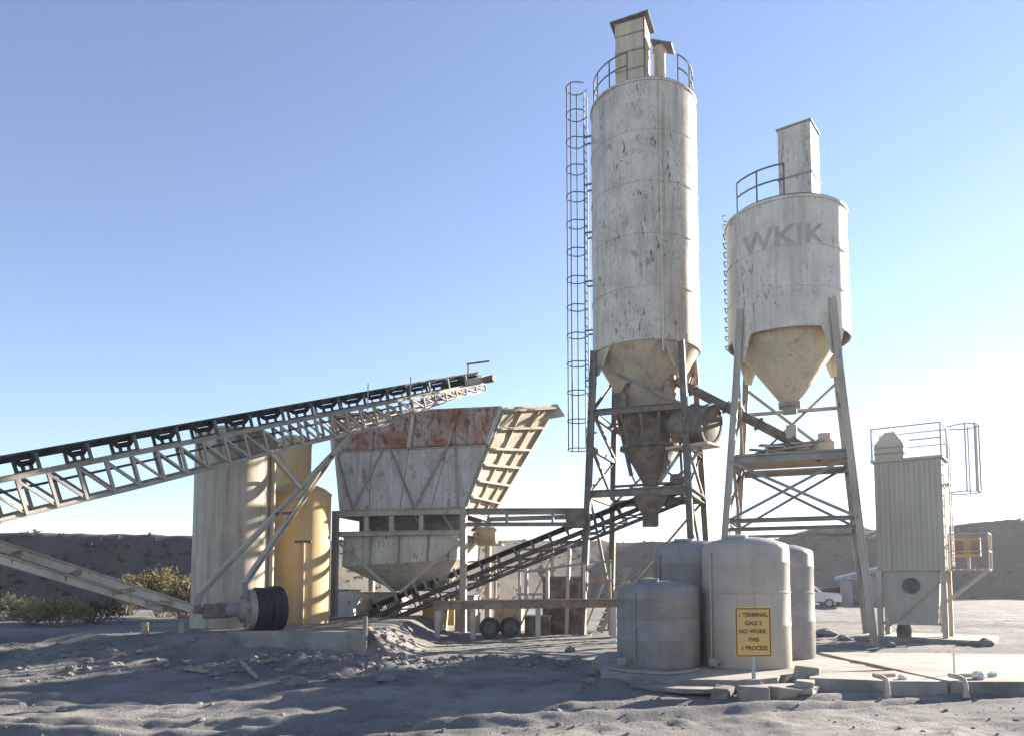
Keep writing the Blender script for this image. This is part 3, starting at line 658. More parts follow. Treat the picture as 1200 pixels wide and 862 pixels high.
def tank(px, Y, r, py_top, mat, label, hatch=True, z0=.19):
    x = gx(px, Y); zt = at(px, py_top, Y).z; t = thing('water_tank', (x, Y, z0), label, 'tank', 'water tanks on the slab'); H = zt - z0
    prof = [(r * .97, z0), (r, z0 + .04), (r, z0 + H * .3), (r * 1.008, z0 + H * .31), (r * 1.008, z0 + H * .33), (r, z0 + H * .34), (r, z0 + H * .78), (r * 1.012, z0 + H * .79), (r * 1.012, z0 + H * .80), (r, z0 + H * .815), (r, z0 + H * .90), (r * .985, z0 + H * .925), (r * .93, z0 + H * .945), (r * .6, z0 + H * .985), (r * .25, zt)]
    MB().lathe(prof, (x, Y, 0), 72, wob=lambda a, z: .006 * fb(a * 2, z, 1.2, 3)).build('shell', mat, t, smooth=True)
    hp = Vector((x - r * .3, Y - r * .35, zt - H * .035))
    if hatch: MB().lathe([(.17, -.03), (.17, .05), (.19, .05), (.19, .09), (.05, .11)], hp, 24).build('hatch', mat, t, smooth=True)
    v = Vector((x - r * .8, Y - r * .62, z0 + .12)); d = Vector((-.8, -.6, 0))
    MB().tube(v, v + d * .14, .04, 10).build('outlet', 'frame_grey', t)
    vv = v + d * .14; MB().box(vv + d * .05, (.1, .1, .12), d, (-d.y, d.x, 0)).build('valve', 'frame_grey', t)
    MB().tube(vv + d * .05 + UP * .05, vv + d * .05 + UP * .16, .012, 6).build('valve_handle', 'frame_dark', t)
    a = R(205 if px > 800 else 228); w = Vector((math.cos(a), math.sin(a), 0)); q = Vector((x, Y, 0)) + w * (r + .035)
    MB().tube(q + UP * (z0 + .1), q + UP * (z0 + H * .88), .016, 8).build('sight_tube', mat, t, smooth=True)
    for u in (.12, .45, .86): MB().box(Vector((x, Y, z0 + H * u)) + w * (r + .015), (.07, .05, .03), w, (-w.y, w.x, 0)).build('clip', 'frame_grey', t)
    MB().lathe([(r - .01, z0 + H * .56), (r + .012, z0 + H * .565), (r + .012, z0 + H * .575), (r - .01, z0 + H * .58)], (x, Y, 0), 64, cap=False).build('rib', mat, t, smooth=True)
    return t
Y1 = 13.65
tank(873, Y1, .745, 629, 'plastic_warm', 'tall beige tank standing behind the yellow sign')
tank(906, 15.35, .75, 637, 'plastic_grey', 'rear right tank half hidden by the tank behind the sign', False)
tank(812, 15.25, .78, 633, 'plastic_grey', 'rear left tank rising behind the squat tank', True)
tank(770, 13.75, .725, 680, 'plastic_grey', 'short squat grey tank at the left end of the slab', True)

# sign
sp = Vector((gx(880, 11.75), 11.75, .18)); sg = thing('sign', sp, 'yellow warning sign with brown lettering on a thin post', 'sign')
s0, s1 = at(880, 769, 11.75).z, at(880, 711, 11.75).z; sw = 43 * 11.75 / F_PX; yaw = R(4)
sx = Vector((math.cos(yaw), math.sin(yaw), 0)); sn = Vector((-sx.y, sx.x, 0)); sc_ = Vector((sp.x, 11.72, (s0 + s1) / 2))
pan = MB().box(sc_, (sw, .012, s1 - s0), sx, sn).build('panel', 'sign_yellow', sg, bevel=.003)
bw = .016
for k in (-1, 1):
    MB().box(sc_ + UP * k * ((s1 - s0) / 2 - .02) - sn * .008, (sw - .03, .004, bw), sx, sn).build('border', 'sign_ink', pan)
    MB().box(sc_ + sx * k * (sw / 2 - .02) - sn * .008, (bw, .004, s1 - s0 - .06), sx, sn).build('border', 'sign_ink', pan)
def flat_text(txt, size, c, ex, parent, mat):
    cu = bpy.data.curves.new('tmp', 'FONT'); cu.body = txt; cu.size = size; cu.align_x = 'CENTER'; cu.align_y = 'CENTER'; cu.offset = size * .03
    to = bpy.data.objects.new('tmp', cu); col.objects.link(to); dg = bpy.context.evaluated_depsgraph_get()
    me = bpy.data.meshes.new_from_object(to.evaluated_get(dg)); bpy.data.objects.remove(to)
    letters(me, lambda v: c + ex * v.x + UP * v.y, mat, parent)
for i, (tx, off) in enumerate((('1 TERMINAL', 0), ('GALS 2', .0), ('NO WORK', -.01), ('THIS', .0), ('1 PROCESS', .01))):
    flat_text(tx, .085, sc_ + UP * (.26 - i * .125) + sx * off - sn * .011, sx, pan, 'sign_ink')
MB().box(Vector((sp.x, 11.745, (s1 - .05 + .1) / 2)), (.05, .03, s1 - .15), sx, sn).build('post', 'steel_galv', sg)
for k in (-.2, .2): MB().lathe([(.012, 0), (.012, .012)], sc_ + UP * k * 1.6 - sn * .006, 8, axis=-sn).build('bolt', 'steel_galv', pan)
def block(px, Y, sx_, sy_, sz, rot, label, mat='concrete', name='concrete_block'):
    e, s = axes(rot); c = Vector((gx(px, Y), Y, gh(gx(px, Y), Y) + sz / 2 - .03))
    m = MB(); rr = random.Random(int(px)); m.box(c, (sx_, sy_, sz), e, s)
    m.v = [v + Vector((rr.uniform(-.05, .05), rr.uniform(-.05, .05), rr.uniform(-.03, .03))) for v in m.v]
    return tag(m.build(name, mat, bevel=.02), label, 'block')
block(878, 10.75, .38, .4, .26, 10, 'rough concrete block in front of the sign post')
block(845, 10.95, .22, .3, .2, 35, 'small pale block left of the sign block')
block(912, 11.0, .3, .25, .16, -20, 'low pale chunk right of the sign block')
block(938, 11.35, .28, .35, .26, 30, 'upright broken chunk at the corner of the pad')
block(944, 12.3, .42, .16, .3, 38, 'pale leaning chunk between tank and pad', 'concrete')
# hose in front of the squat tank
hp_ = [at(715, 765, 12.9), at(735, 777, 12.5), at(760, 784, 12.25), at(785, 784, 12.2), at(806, 777, 12.45), at(818, 770, 12.8)]
tag(MB().path([Vector((p.x, p.y, .215)) for p in hp_], .022, 8).build('hose', 'frame_grey', smooth=True), 'grey hose curving in front of the squat tank', 'hose')
# stub pipes at the front edge of the pad
def stub(px, py, label, n=0):
    p = at(px, py, 11.2); t = thing('stub_pipe', (p.x, 11.2, 0), label, 'pipe')
    zz = .14
    MB().path([Vector((p.x, 11.5, .27)), Vector((p.x, 11.25, .27)), Vector((p.x, 11.14, .25)), Vector((p.x, 11.1, .17)), Vector((p.x, 11.1, .02))], .034, 10).build('elbow', 'cone_cream', t, smooth=True)
    MB().tube(Vector((p.x, 11.1, .0)), Vector((p.x, 11.1, .06)), .048, 10).build('collar', 'cone_cream', t)
    MB().tube(Vector((p.x - .02, 11.42, .27)), Vector((p.x + .3, 11.5, .27)), .03, 10).build('branch', 'cone_cream', t)
stub(1036, 800, 'white elbow pipe at the pad edge nearest the tanks')
stub(1127, 802, 'white elbow pipe at the pad edge below the ribbed silo')
r_ = at(1145, 789, 11.6); 
for i, (px, Y, s, lb_) in enumerate(((1140, 11.6, .11, 'pale angular stone on the pad beside the right elbow pipe'), (1157, 11.9, .07, 'small pale stone at the right of the pad stones'), (1052, 11.6, .07, 'small pale stone on the pad beside the left elbow pipe'))):
    m = MB(); rock_shape(m, (gx(px, Y), Y, .2 + s * .35), s, .8, i + 50); tag(m.build('stone', 'white_paint'), lb_, 'stone')
tag(MB().tube(Vector((gx(1113, 12.2), 12.2, .19)), Vector((gx(1113, 12.2), 12.2, .52)), .015, 8).build('marker_stake', 'white_paint'), 'thin white stake standing on the concrete pad', 'stake')
# lime green cone marker and valves between tanks and silo leg
lp = at(737, 695, 16.2)
lm = thing('marker_cone', (lp.x, 16.2, 0), 'lime green cone marker on a post behind the squat tank', 'marker')
MB().tube(Vector((lp.x, 16.2, -.05)), Vector((lp.x, 16.2, lp.z)), .03, 8).build('post', 'steel_galv', lm)
MB().lathe([(.24, 0), (.22, .02), (.03, .34)], Vector((lp.x, 16.2, lp.z - .06)), 4).build('cone', 'lime', lm)
vp_ = at(756, 690, 14.9)
va = thing('pipe_valve', (vp_.x, 14.95, .19), 'blue valve with red pipe behind the squat tank', 'valve')
MB().tube(Vector((vp_.x, 14.95, .18)), Vector((vp_.x, 14.95, vp_.z)), .05, 12).build('riser', 'blue_paint', va, smooth=True)
MB().tube(Vector((vp_.x - .35, 14.95, vp_.z)), Vector((vp_.x + .2, 14.95, vp_.z)), .045, 12).build('pipe', 'red_equipment', va, smooth=True)
MB().lathe([(.09, 0), (.09, .03)], Vector((vp_.x, 14.95, vp_.z + .08)), 16).build('hand_wheel', 'blue_paint', va)

# ------------------------------------------------------------------ aggregate bin
EB, SB = axes(13)
fr = at(543, 690, 24.8); FR = Vector((fr.x, 24.8, 0)); BW, BD = 4.5, 3.1
FL = FR - EB * BW
zt_f = at(590, 477, 24.6).z; z_mid = at(540, 523, 24.8).z; z_low = at(545, 598, 24.8).z; z_b2 = at(545, 622, 24.8).z; z_bot = at(470, 692, 26.0).z
agg = thing('aggregate_bin', FR - EB * BW / 2 + SB * BD / 2, 'large rust stained aggregate bin on legs in the middle', 'bin')
def bp(u, w, z): return FL + EB * BW * u + SB * BD * w + UP * z
tf0 = bp(-.02, -.10, zt_f - .05); tf1 = at(588, 477, 24.65)
tr1 = at(652, 473, 27.1); tl1 = bp(-.05, 1.08, zt_f + .1)
mf0 = bp(0, -.05, z_mid); lf0 = bp(.03, 0, z_low + .12); lf1 = bp(1.0, 0, z_low + .12)
lb1 = bp(1.02, 1, z_low + .12); lb0 = bp(.03, 1, z_low + .12)
mf1 = lf1.lerp(tf1, (z_mid - z_low) / (zt_f - z_low)); mr1 = lb1.lerp(tr1, .6); ml1 = lb0.lerp(tl1, .6)
# front wall: red upper plates, white lower plates, each a plate of its own
nu = 4
for k in range(nu):
    a, b_ = k / nu + .003, (k + 1) / nu - .003
    MB().plate([mf0.lerp(mf1, a) + UP * .02, mf0.lerp(mf1, b_) + UP * .02, tf0.lerp(tf1, b_), tf0.lerp(tf1, a)], -.05 if k % 2 else -.06).build('upper_plate', 'bin_red', agg)
    MB().plate([lf0.lerp(lf1, a), lf0.lerp(lf1, b_), mf0.lerp(mf1, b_) - UP * .01, mf0.lerp(mf1, a) - UP * .01], -.05 if k % 2 else -.045).build('lower_plate', 'bin_white', agg)
for k in range(nu + 1):
    p, q = mf0.lerp(mf1, k / nu), tf0.lerp(tf1, k / nu); MB().angle(p - SB * .05, q - SB * .05, .13, up=EB).build('stiffener', 'bin_red' if k % 2 else 'bin_white', agg)
MB().chan(mf0 - SB * .03, mf1 - SB * .03, .1, .12).build('mid_rail', 'chassis_rust', agg)
MB().bar(tf0 - SB * .03, tf1 - SB * .03, .1, .07).build('top_rail', 'bin_red', agg)
for a, b_ in ((.12, .02), (.12, .33), (.62, .38), (.62, .75), (.96, .80)):
    MB().angle(mf0.lerp(mf1, b_) - SB * .09, lf0.lerp(lf1, a) - SB * .09, .07).build('brace', 'frame_grey', agg)
# back, left walls
MB().plate([lb1, lb0, tl1, tr1], .05).build('back_wall', 'bin_white', agg)
MB().plate([lb0, lf0, tf0, tl1], .05).build('left_wall', 'bin_white', agg)
# right wing wall with its ledges
wn_ = (lb1 - lf1).cross(tf1 - lf1).normalized()
rows = [0, .12, .28, .44, .60, .80, 1.0]
def wp(u, v): return lf1.lerp(lb1, u).lerp(tf1.lerp(tr1, u), v)
for k in range(6):
    a, b_ = rows[k] + .004, rows[k + 1] - .004
    MB().plate([wp(0, a), wp(1, a), wp(1, b_), wp(0, b_)], .05).build('wing_plate', 'bin_wing', agg)
for k in range(1, 7):
    v = rows[k] - (.02 if k == 6 else 0); MB().box((wp(0, v) + wp(1, v)) / 2 + wn_ * .09, ((wp(1, v) - wp(0, v)).length, .2, .05), wp(1, v) - wp(0, v), wn_).build('ledge', 'bin_wing', agg)
for u in (.02, .35, .68, .98): MB().bar(wp(u, .01) + wn_ * .05, wp(u, .97) + wn_ * .05, .07, .08, up=EB).build('wing_rib', 'bin_wing', agg)
tip = tr1; MB().plate([tr1 + wn_ * .02, tr1 + Vector((.28, -.25, -.5)), wp(.75, .86) + wn_ * .1], .04).build('corner_plate', 'cone_cream', agg)
# girders under the bin, with openings
for z, h in ((z_low, .2), (z_b2 - .02, .15)):
    for (a, b_) in ((bp(0, 0, z), bp(1, 0, z)), (bp(1, 0, z), bp(1, 1, z)), (bp(1, 1, z), bp(0, 1, z)), (bp(0, 1, z), bp(0, 0, z))):
        d = (b_ - a).normalized(); MB().ibeam(a + d * .09, b_ - d * .09, .13, h).build('girder', 'frame_pale', agg)
for u in (.25, .45, .68): MB().box(bp(u, 0, (z_low + z_b2) / 2 - .03), (.14, .12, z_low - z_b2 - .17), EB, SB).build('spacer', 'frame_pale', agg)
for u, w_ in ((0, 0), (1, 0), (1, 1), (0, 1)):
    lg = MB().ibeam(bp(u, w_, -.05), bp(u, w_, z_low + .1), .19, .19, up=EB).build('leg', 'frame_pale' if u else 'frame_grey', agg)
    MB().box(bp(u, w_, -.06), (.62, .62, .3), EB, SB).build('footing', 'concrete', lg)
# lower hoppers
zl = z_b2 - .1
MB().box(bp(.56, .5, (z_low + .1 + zl) / 2), (BW * .80, BD * .8, z_low + .1 - zl), EB, SB).build('dark_backing', 'frame_dark', agg)  # dark box added behind the girder openings so they read as shaded gaps
for u in (.2, .4, .62, .84): MB().angle(bp(u, .02, z_low - .12), bp(u + .08, .02, zl + .12), .06).build('brace', 'frame_grey', agg)
q = [bp(.05, .05, zl), bp(.95, .05, zl), bp(.95, .95, zl), bp(.05, .95, zl)]; r2 = [bp(.38, .38, z_bot), bp(.72, .38, z_bot), bp(.72, .62, z_bot), bp(.38, .62, z_bot)]
mid = [bp(.04, .05, zl - 1.0), bp(.94, .05, zl - .8), bp(.94, .92, zl - .8), bp(.04, .92, zl - 1.0)]
lh = MB().add(q + mid + r2, [(0, 1, 5, 4), (1, 2, 6, 5), (2, 3, 7, 6), (3, 0, 4, 7), (4, 5, 9, 8), (5, 6, 10, 9), (6, 7, 11, 10), (7, 4, 8, 11), (0, 3, 2, 1), (8, 9, 10, 11)]).build('discharge_hopper', 'silo_paint_pale', agg)
for u in (.25, .5, .75):
    a = q[0].lerp(q[1], u); b_ = mid[0].lerp(mid[1], u); MB().bar(a - SB * .03, b_ - SB * .03, .06, .06, up=EB).build('rib', 'frame_grey', lh)
MB().angle(bp(0, -.01, zl - .1), bp(.48, -.01, 1.35), .08).build('brace', 'frame_pale', agg); MB().angle(bp(1, -.01, zl - .1), bp(.52, -.01, 1.35), .08).build('brace', 'frame_pale', agg)
MB().chan(bp(1, 1, z_low - .02), Vector((TC[0], TC[1], 0)) - E * 1.6 + S * .2 + UP * (z_low - .02), .12, .16).build('tie_beam', 'frame_grey', agg)
tb0 = bp(1, 0, z_low - .02); tb1 = corners(TC, ta(z_low), z_low - .02)[0]
d = (tb1 - tb0).normalized(); MB().chan(tb0 + d * .1, tb1 - d * .1, .14, .2).build('tie_beam', 'frame_grey', agg)
MB().chan(tb0 + d * .1 - UP * .42, tb1 - d * .1 - UP * .42, .1, .13).build('tie_beam', 'frame_grey', agg)
for u in (.35, .72): MB().bar(tb0.lerp(tb1, u) - UP * .1, tb0.lerp(tb1, u) - UP * .36, .08).build('spacer', 'frame_grey', agg)
jb = tb0.lerp(tb1, .9) - UP * .2; tag(MB().box(jb + Vector((0, -.14, -.05)), (.62, .14, .62), d, (-d.y, d.x, 0)).build('junction_box', 'motor_brown', bevel=.01), 'dark brown junction box hung at the left leg of the tall silo', 'junction box')

# ------------------------------------------------------------------ generic truss conveyor
def conveyor(root, A, B, width, lat, depth_fn, panel, mats, idler_step, belt_lift, trough=True, diag=True, s_from=0.0):
    """A->B: near-side top chord; lat points to the far side; depth_fn(s) gives truss depth in metres"""
    L = (B - A).length; d = (B - A) / L; nrm = lat.cross(d).normalized()
    if nrm.z < 0: nrm = -nrm
    cm, bm, im = mats; n = int(L / panel); w = panel * .1
    for side in (0, 1):
        o = lat * width * side
        MB().chan(A + o, B + o, .07, .10, up=nrm).build('top_chord', cm, root)
        pts = [A + o + d * (L * i / n) - nrm * depth_fn(L * i / n) for i in range(n + 1)]
        k = 0
        while k < n:
            e = k
            while e < n and (pts[e + 1] - pts[k]).normalized().dot((pts[k + 1] - pts[k]).normalized()) > .99999: e += 1
            MB().angle(pts[k], pts[e], .08, up=nrm).build('bottom_chord', cm, root); k = e
        for i in range(n + 1):
            t = A + o + d * (L * i / n); MB().angle(t - nrm * .04, pts[i] + nrm * .02, .055, up=lat).build('upright', cm, root)
            if i < n and diag:
                t2 = A + o + d * (L * (i + 1) / n)
                MB().angle(t - nrm * .05 + lat * .01, pts[i + 1] + lat * .01 + nrm * .02, .045, up=lat).build('diagonal', cm, root)
    for i in range(0, n + 1, 2):
        t = A + d * (L * i / n); b_ = t - nrm * depth_fn(L * i / n); MB().angle(b_ + lat * .05, b_ + lat * (width - .05), .055, up=nrm).build('cross_member', cm, root)
    # belt
    c = lat * width / 2; hw = width * .42; lip = .12 if trough else .02
    prof = [(-hw, lip), (-hw * .5, 0), (hw * .5, 0), (hw, lip), (hw, lip + .03), (hw * .5, .03), (-hw * .5, .03), (-hw, lip + .03)]
    a0, a1 = A + c + nrm * belt_lift + d * .1, B + c + nrm * belt_lift - d * .1
    vs = [a0 + lat * x + nrm * y for x, y in prof] + [a1 + lat * x + nrm * y for x, y in prof]
    bt = MB().add(vs, [(i, (i + 1) % 8, 8 + (i + 1) % 8, 8 + i) for i in range(8)] + [tuple(range(8))[::-1], tuple(range(8, 16))]).build('belt', bm, root)
    MB().bar(A + c - nrm * .26 + d * .1, B + c - nrm * .16 - d * .1, hw * 2, .025, up=nrm).build('return_belt', bm, root)
    s = idler_step * .5
    while s < L - .3:
        p = A + d * s; m = MB()
        m.bar(p + nrm * .05 + lat * .02, p + nrm * .05 + lat * (width - .02), .07, .07, up=nrm)
        for k in (.04, .34, .66, .96):
            hgt = belt_lift - .02 + (lip if k in (.04, .96) and trough else -.03)
            m.bar(p + lat * width * k + nrm * .05, p + lat * width * k + nrm * hgt, .05, .06, up=d)
        idl = m.build('idler_frame', im, root); rl = MB(); q = p + c + nrm * (belt_lift - .065)
        rl.tube(q - lat * hw * .5, q + lat * hw * .5, .055, 8)
        for sg_ in (-1, 1): rl.tube(q + lat * hw * .53 * sg_, q + lat * hw * .98 * sg_ + nrm * lip, .055, 8)
        rl.build('roller', bm, idl); s += idler_step
    for P, sgn in ((A, 1), (B, -1)):
        q = P + c + nrm * (belt_lift - .16) + d * sgn * .12; MB().tube(q - lat * hw, q + lat * hw, .19, 18).build('pulley', bm, root, smooth=True)
    return d, nrm, L

# main stacking conveyor ------------------------------------------------------
P0 = at(0, 562, 13.5); P1 = at(430, 476, 21.0); dirn = (P1 - P0).normalized()
Bh = P1 + dirn * ((P1 - P0).length * .615); At_ = P0 - dirn * 7.6
latf = Vector((-dirn.y, dirn.x, 0)).normalized()
s_ref = (P0 - At_).length
def mdepth(s):
    if s < s_ref: return .72
    u = (s - s_ref)
    if u < 6: return .72 - u * .018
    if u < 9.6: return .61
    return max(.26, .61 - (u - 9.6) * .085)
stk = thing('stacking_conveyor', Vector((P0.x, P0.y, 0)), 'long truss belt conveyor rising from the left to the bin', 'conveyor')
conveyor(stk, At_, Bh, 1.0, latf, mdepth, .55, ('truss_grey', 'rubber', 'frame_dark'), .98, .27)
LL = (Bh - At_).length; nrm = latf.cross(dirn).normalized(); nrm = nrm if nrm.z > 0 else -nrm
# dark head plates and side skirts
for side in (0, 1): MB().bar(Bh - dirn * 1.1 + latf * side + nrm * .12, Bh + dirn * .25 + latf * side + nrm * .12, .03, .22, up=nrm).build('head_plate', 'frame_pale' if side == 0 else 'frame_dark', stk)
hm = MB().tube(Bh + latf * -.05 + nrm * .1 - dirn * .05, Bh - latf * .45 + nrm * .1 - dirn * .05, .12, 14).build('head_motor', 'frame_dark', stk, smooth=True)
# scraper tail of the belt at the left
# little lamp mast at the head
lm0 = Bh - dirn * .75 + latf * .1 + nrm * .3; m = MB(); m.tube(lm0, lm0 + UP * .42, .025, 6); m.bar(lm0 + UP * .42 - Vector((.05, 0, 0)), lm0 + UP * .55 + Vector((.7, .1, 0)), .05); m.build('mast', 'frame_dark', stk)
for k in (3.9, 5.6): q = P1 + dirn * (k - 3.9) * 1.1 - nrm * .1; MB().tube(q, q + UP * .75, .018, 6).build('stake', 'frame_pale', stk)
# undercarriage
wy = 18.35; wxr = Vector((.80, .60, 0)).normalized()
hub = at(305, 714, wy); hub.z = LEDGE_Z + .50
legs = [(at(233, 697, 17.6), P1 - dirn * .75 - nrm * mdepth(s_ref + 8.2)), (at(286, 684, 17.9) , P1 + dirn * .0 - nrm * mdepth(s_ref + 9) + latf * .9)]
for a, b_ in legs: MB().chan(a, b_, .1, .13).build('support_leg', 'frame_pale', stk)
MB().bar(legs[0][0].lerp(legs[0][1], .46), legs[1][0].lerp(legs[1][1], .42), .07).build('tie_bar', 'frame_dark', stk)
MB().bar(legs[0][0].lerp(legs[0][1], .84), legs[1][0].lerp(legs[1][1], .70), .08).build('tie_bar', 'frame_dark', stk)
MB().angle(legs[0][0].lerp(legs[0][1], .62), P0.lerp(P1, .62) - nrm * mdepth(s_ref + 5.6), .08).build('strut', 'frame_pale', stk)
MB().angle(legs[1][0].lerp(legs[1][1], .55), P0.lerp(P1, .72) - nrm * mdepth(s_ref + 6.5) + latf * .95, .07).build('strut', 'frame_pale', stk)
MB().bar(hub - wxr * 1.5, hub + wxr * .6, .17, .17).build('axle', 'chassis_rust', stk)
MB().bar(hub - wxr * 1.45 + UP * .08, legs[0][0] + (legs[0][1] - legs[0][0]).normalized() * .05, .12).build('axle_post', 'frame_grey', stk)
MB().bar(hub - wxr * .35 + UP * .1, legs[1][0] + (legs[1][1] - legs[1][0]).normalized() * .05, .12).build('axle_post', 'frame_grey', stk)
def wheel(c, ax_, r, w, tm, rm, parent):
    t = MB().lathe([(r * .62, -w / 2), (r * .9, -w / 2), (r * .985, -w * .42), (r, -w * .3), (r, -w * .05), (r * .965, -w * .03), (r * .965, w * .03), (r, w * .05), (r, w * .3), (r * .985, w * .42), (r * .9, w / 2), (r * .62, w / 2)], c, 48, axis=ax_, cap=False).build('tyre', tm, parent, smooth=True)
    MB().lathe([(r * .64, -w * .49), (r * .6, -w * .46), (r * .55, -w * .25), (r * .25, -w * .2), (r * .22, -w * .42), (r * .1, -w * .45)], c, 32, axis=ax_).build('rim', rm, t, smooth=True)
    n = 30
    lug = MB()
    for k in range(n):
        a = 2 * math.pi * k / n; ref = Vector((0, 0, 1)); u = (ref - ax_ * ref.dot(ax_)).normalized(); v = ax_.cross(u); dd_ = u * math.cos(a) + v * math.sin(a)
        for sg_ in (-1, 1): lug.box(c + dd_ * (r + .004) + ax_ * w * .2 * sg_, (w * .3, .04, .022), ax_, dd_.cross(ax_), dd_)
    struct(lug.build('tread', tm, t), 'stuff'); return t
wheel(hub + wxr * .34, wxr, .53, .36, 'tyre_clean', 'chassis_rust', stk)
wheel(hub + wxr * -.02, wxr, .50, .34, 'tyre_clean', 'chassis_rust', stk)
hb = MB().lathe([(.44, -.34), (.47, -.33), (.47, -.2), (.36, -.19), (.24, -.48), (.17, -.55), (.17, -1.0), (.1, -1.05)][::-1], hub, 28, axis=wxr).build('wheel_drive', 'frame_grey', stk, smooth=True)
for k in range(8):
    a = k * math.pi / 4; u = UP; v = wxr.cross(u); dd_ = u * math.cos(a) + v * math.sin(a); MB().bar(hub - wxr * .36 + dd_ * .2, hub - wxr * .36 + dd_ * .42, .05).build('spoke', 'chassis_rust', hb)
MB().box(hub - wxr * .85 - Vector((.1, .15, .02)), (.5, .4, .42), wxr).build('gearbox', 'motor_brown', stk, bevel=.03)
# drawbar beams falling from the left to the axle
da, db = at(-170, 584, 13.0), at(226, 713, 17.35); ea, eb = at(-170, 603, 12.1), at(192, 713, 16.95)
MB().ibeam(da, db, .13, .2).build('drawbar_beam', 'frame_pale', stk); MB().ibeam(ea, eb, .13, .17).build('drawbar_beam', 'frame_pale', stk)
for k in (.2, .42, .6, .78, .92): MB().bar(da.lerp(db, k), ea.lerp(eb, k), .09).build('drawbar_tie', 'chassis_rust', stk)
MB().bar(eb + Vector((0, 0, 0)), hub - wxr * 1.4, .12).build('drawbar_tie', 'chassis_rust', stk)
for k, (px, py, Y) in enumerate(((170, 728, 17.3), (214, 729, 17.5))):
    p = at(px, py, Y); MB().box(Vector((p.x, p.y, LEDGE_Z + .09)), (.12, .12, .3)).build('prop', 'timber', stk)
cz = at(175, 722, 17.4)
# chain to lift the drawbar
MB().tube(da.lerp(db, .3), P0 - dirn * .2 - nrm * .72, .02, 6).build('hanger', 'frame_dark', stk)

# batch conveyor under the bin to the tall silo --------------------------------
C0 = at(436, 722, 25.9); C1 = at(806, 571, 24.9); cd = (C1 - C0).normalized(); cl = Vector((-cd.y, cd.x, 0)).normalized()
bat = thing('batch_conveyor', Vector((C0.x, C0.y, 0)), 'dark inclined belt conveyor climbing under the bin to the tall silo', 'conveyor')
conveyor(bat, C0, C1, .9, cl, lambda s: .34, .72, ('frame_dark', 'rubber', 'frame_dark'), .62, .24)
cn = cl.cross(cd); cn = cn if cn.z > 0 else -cn
for k in range(7):
    p = C0 + cd * (1.0 + k * .36) + cn * .35; MB().box(p + cl * .0, (.09, .05, .42), cd, cl, cn).build('skirt_post', 'frame_grey', bat)
ch = at(762, 590, 24.4)
chu = MB().add([ch + Vector((x * .5, y * .45, .25)) for x, y in ((-1, -1), (1, -1), (1, 1), (-1, 1))] + [ch + Vector((x * .22, y * .22, -.35)) for x, y in ((-1, -1), (1, -1), (1, 1), (-1, 1))] + [ch + Vector((x * .22, y * .22, -.72)) for x, y in ((-1, -1), (1, -1), (1, 1), (-1, 1))], [(0, 1, 5, 4), (1, 2, 6, 5), (2, 3, 7, 6), (3, 0, 4, 7), (4, 5, 9, 8), (5, 6, 10, 9), (6, 7, 11, 10), (7, 4, 8, 11), (0, 3, 2, 1), (8, 9, 10, 11)]).build('chute', 'motor_brown', bat)
for k in (.22, .62):
    p = C0.lerp(C1, k); MB().bar(Vector((p.x, p.y, -.05)), p - cn * .3, .1).build('support_leg', 'frame_pale', bat)
    p = p + cl * .9; MB().bar(Vector((p.x, p.y, -.05)), p - cn * .3, .1).build('support_leg', 'frame_pale', bat)
MB().box(C0 - cd * .15 + cl * .45 - UP * .15, (.9, 1.05, .5), (cd.x, cd.y, 0), cl).build('tail_box', 'motor_brown', bat)
MB().box(Vector((C0.x - .1, C0.y + .45, .15)), (.5, .8, .55)).build('tail_footing', 'concrete', bat)

# ------------------------------------------------------------------ chassis and clutter under the plant
ch0, ch1 = at(508, 709, 23.2), at(725, 706, 23.6)
cha = thing('plant_chassis', Vector((ch0.lerp(ch1, .5).x, 23.4, 0)), 'rusty low trailer chassis with wheels between bin and tall silo', 'chassis')
for o in (0, 1.1): MB().ibeam(ch0 + Vector((0, o, 0)), ch1 + Vector((0, o, 0)), .16, .26).build('chassis_rail', 'chassis_rust', cha)
for k in (.12, .4, .66, .9): p = ch0.lerp(ch1, k); MB().bar(p + Vector((0, .1, 0)), p + Vector((0, 1.0, 0)), .12).build('cross_member', 'chassis_rust', cha)
for k in (.3, .41):
    p = ch0.lerp(ch1, k); c = Vector((p.x, p.y + .25, .31)); wheel(c, Vector((0, 1, 0)), .31, .26, 'rubber', 'frame_dark', cha)
for k in (.02, .21, .56, .97):
    p = ch0.lerp(ch1, k); MB().box(Vector((p.x, p.y + .05, p.z / 2 - .08)), (.15, .15, p.z - .12)).build('stand', 'frame_pale', cha)
for k in (.5, .62, .83):
    p = ch0.lerp(ch1, k) + Vector((0, 1.0, .12)); MB().bar(p, p + UP * (.8 + .35 * k), .1).build('upright', 'frame_pale', cha)
p = ch0.lerp(ch1, .5) + Vector((0, 1.0, 1.0)); MB().bar(p, ch0.lerp(ch1, .83) + Vector((0, 1.0, 1.25)), .08).build('handrail', 'frame_grey', cha)
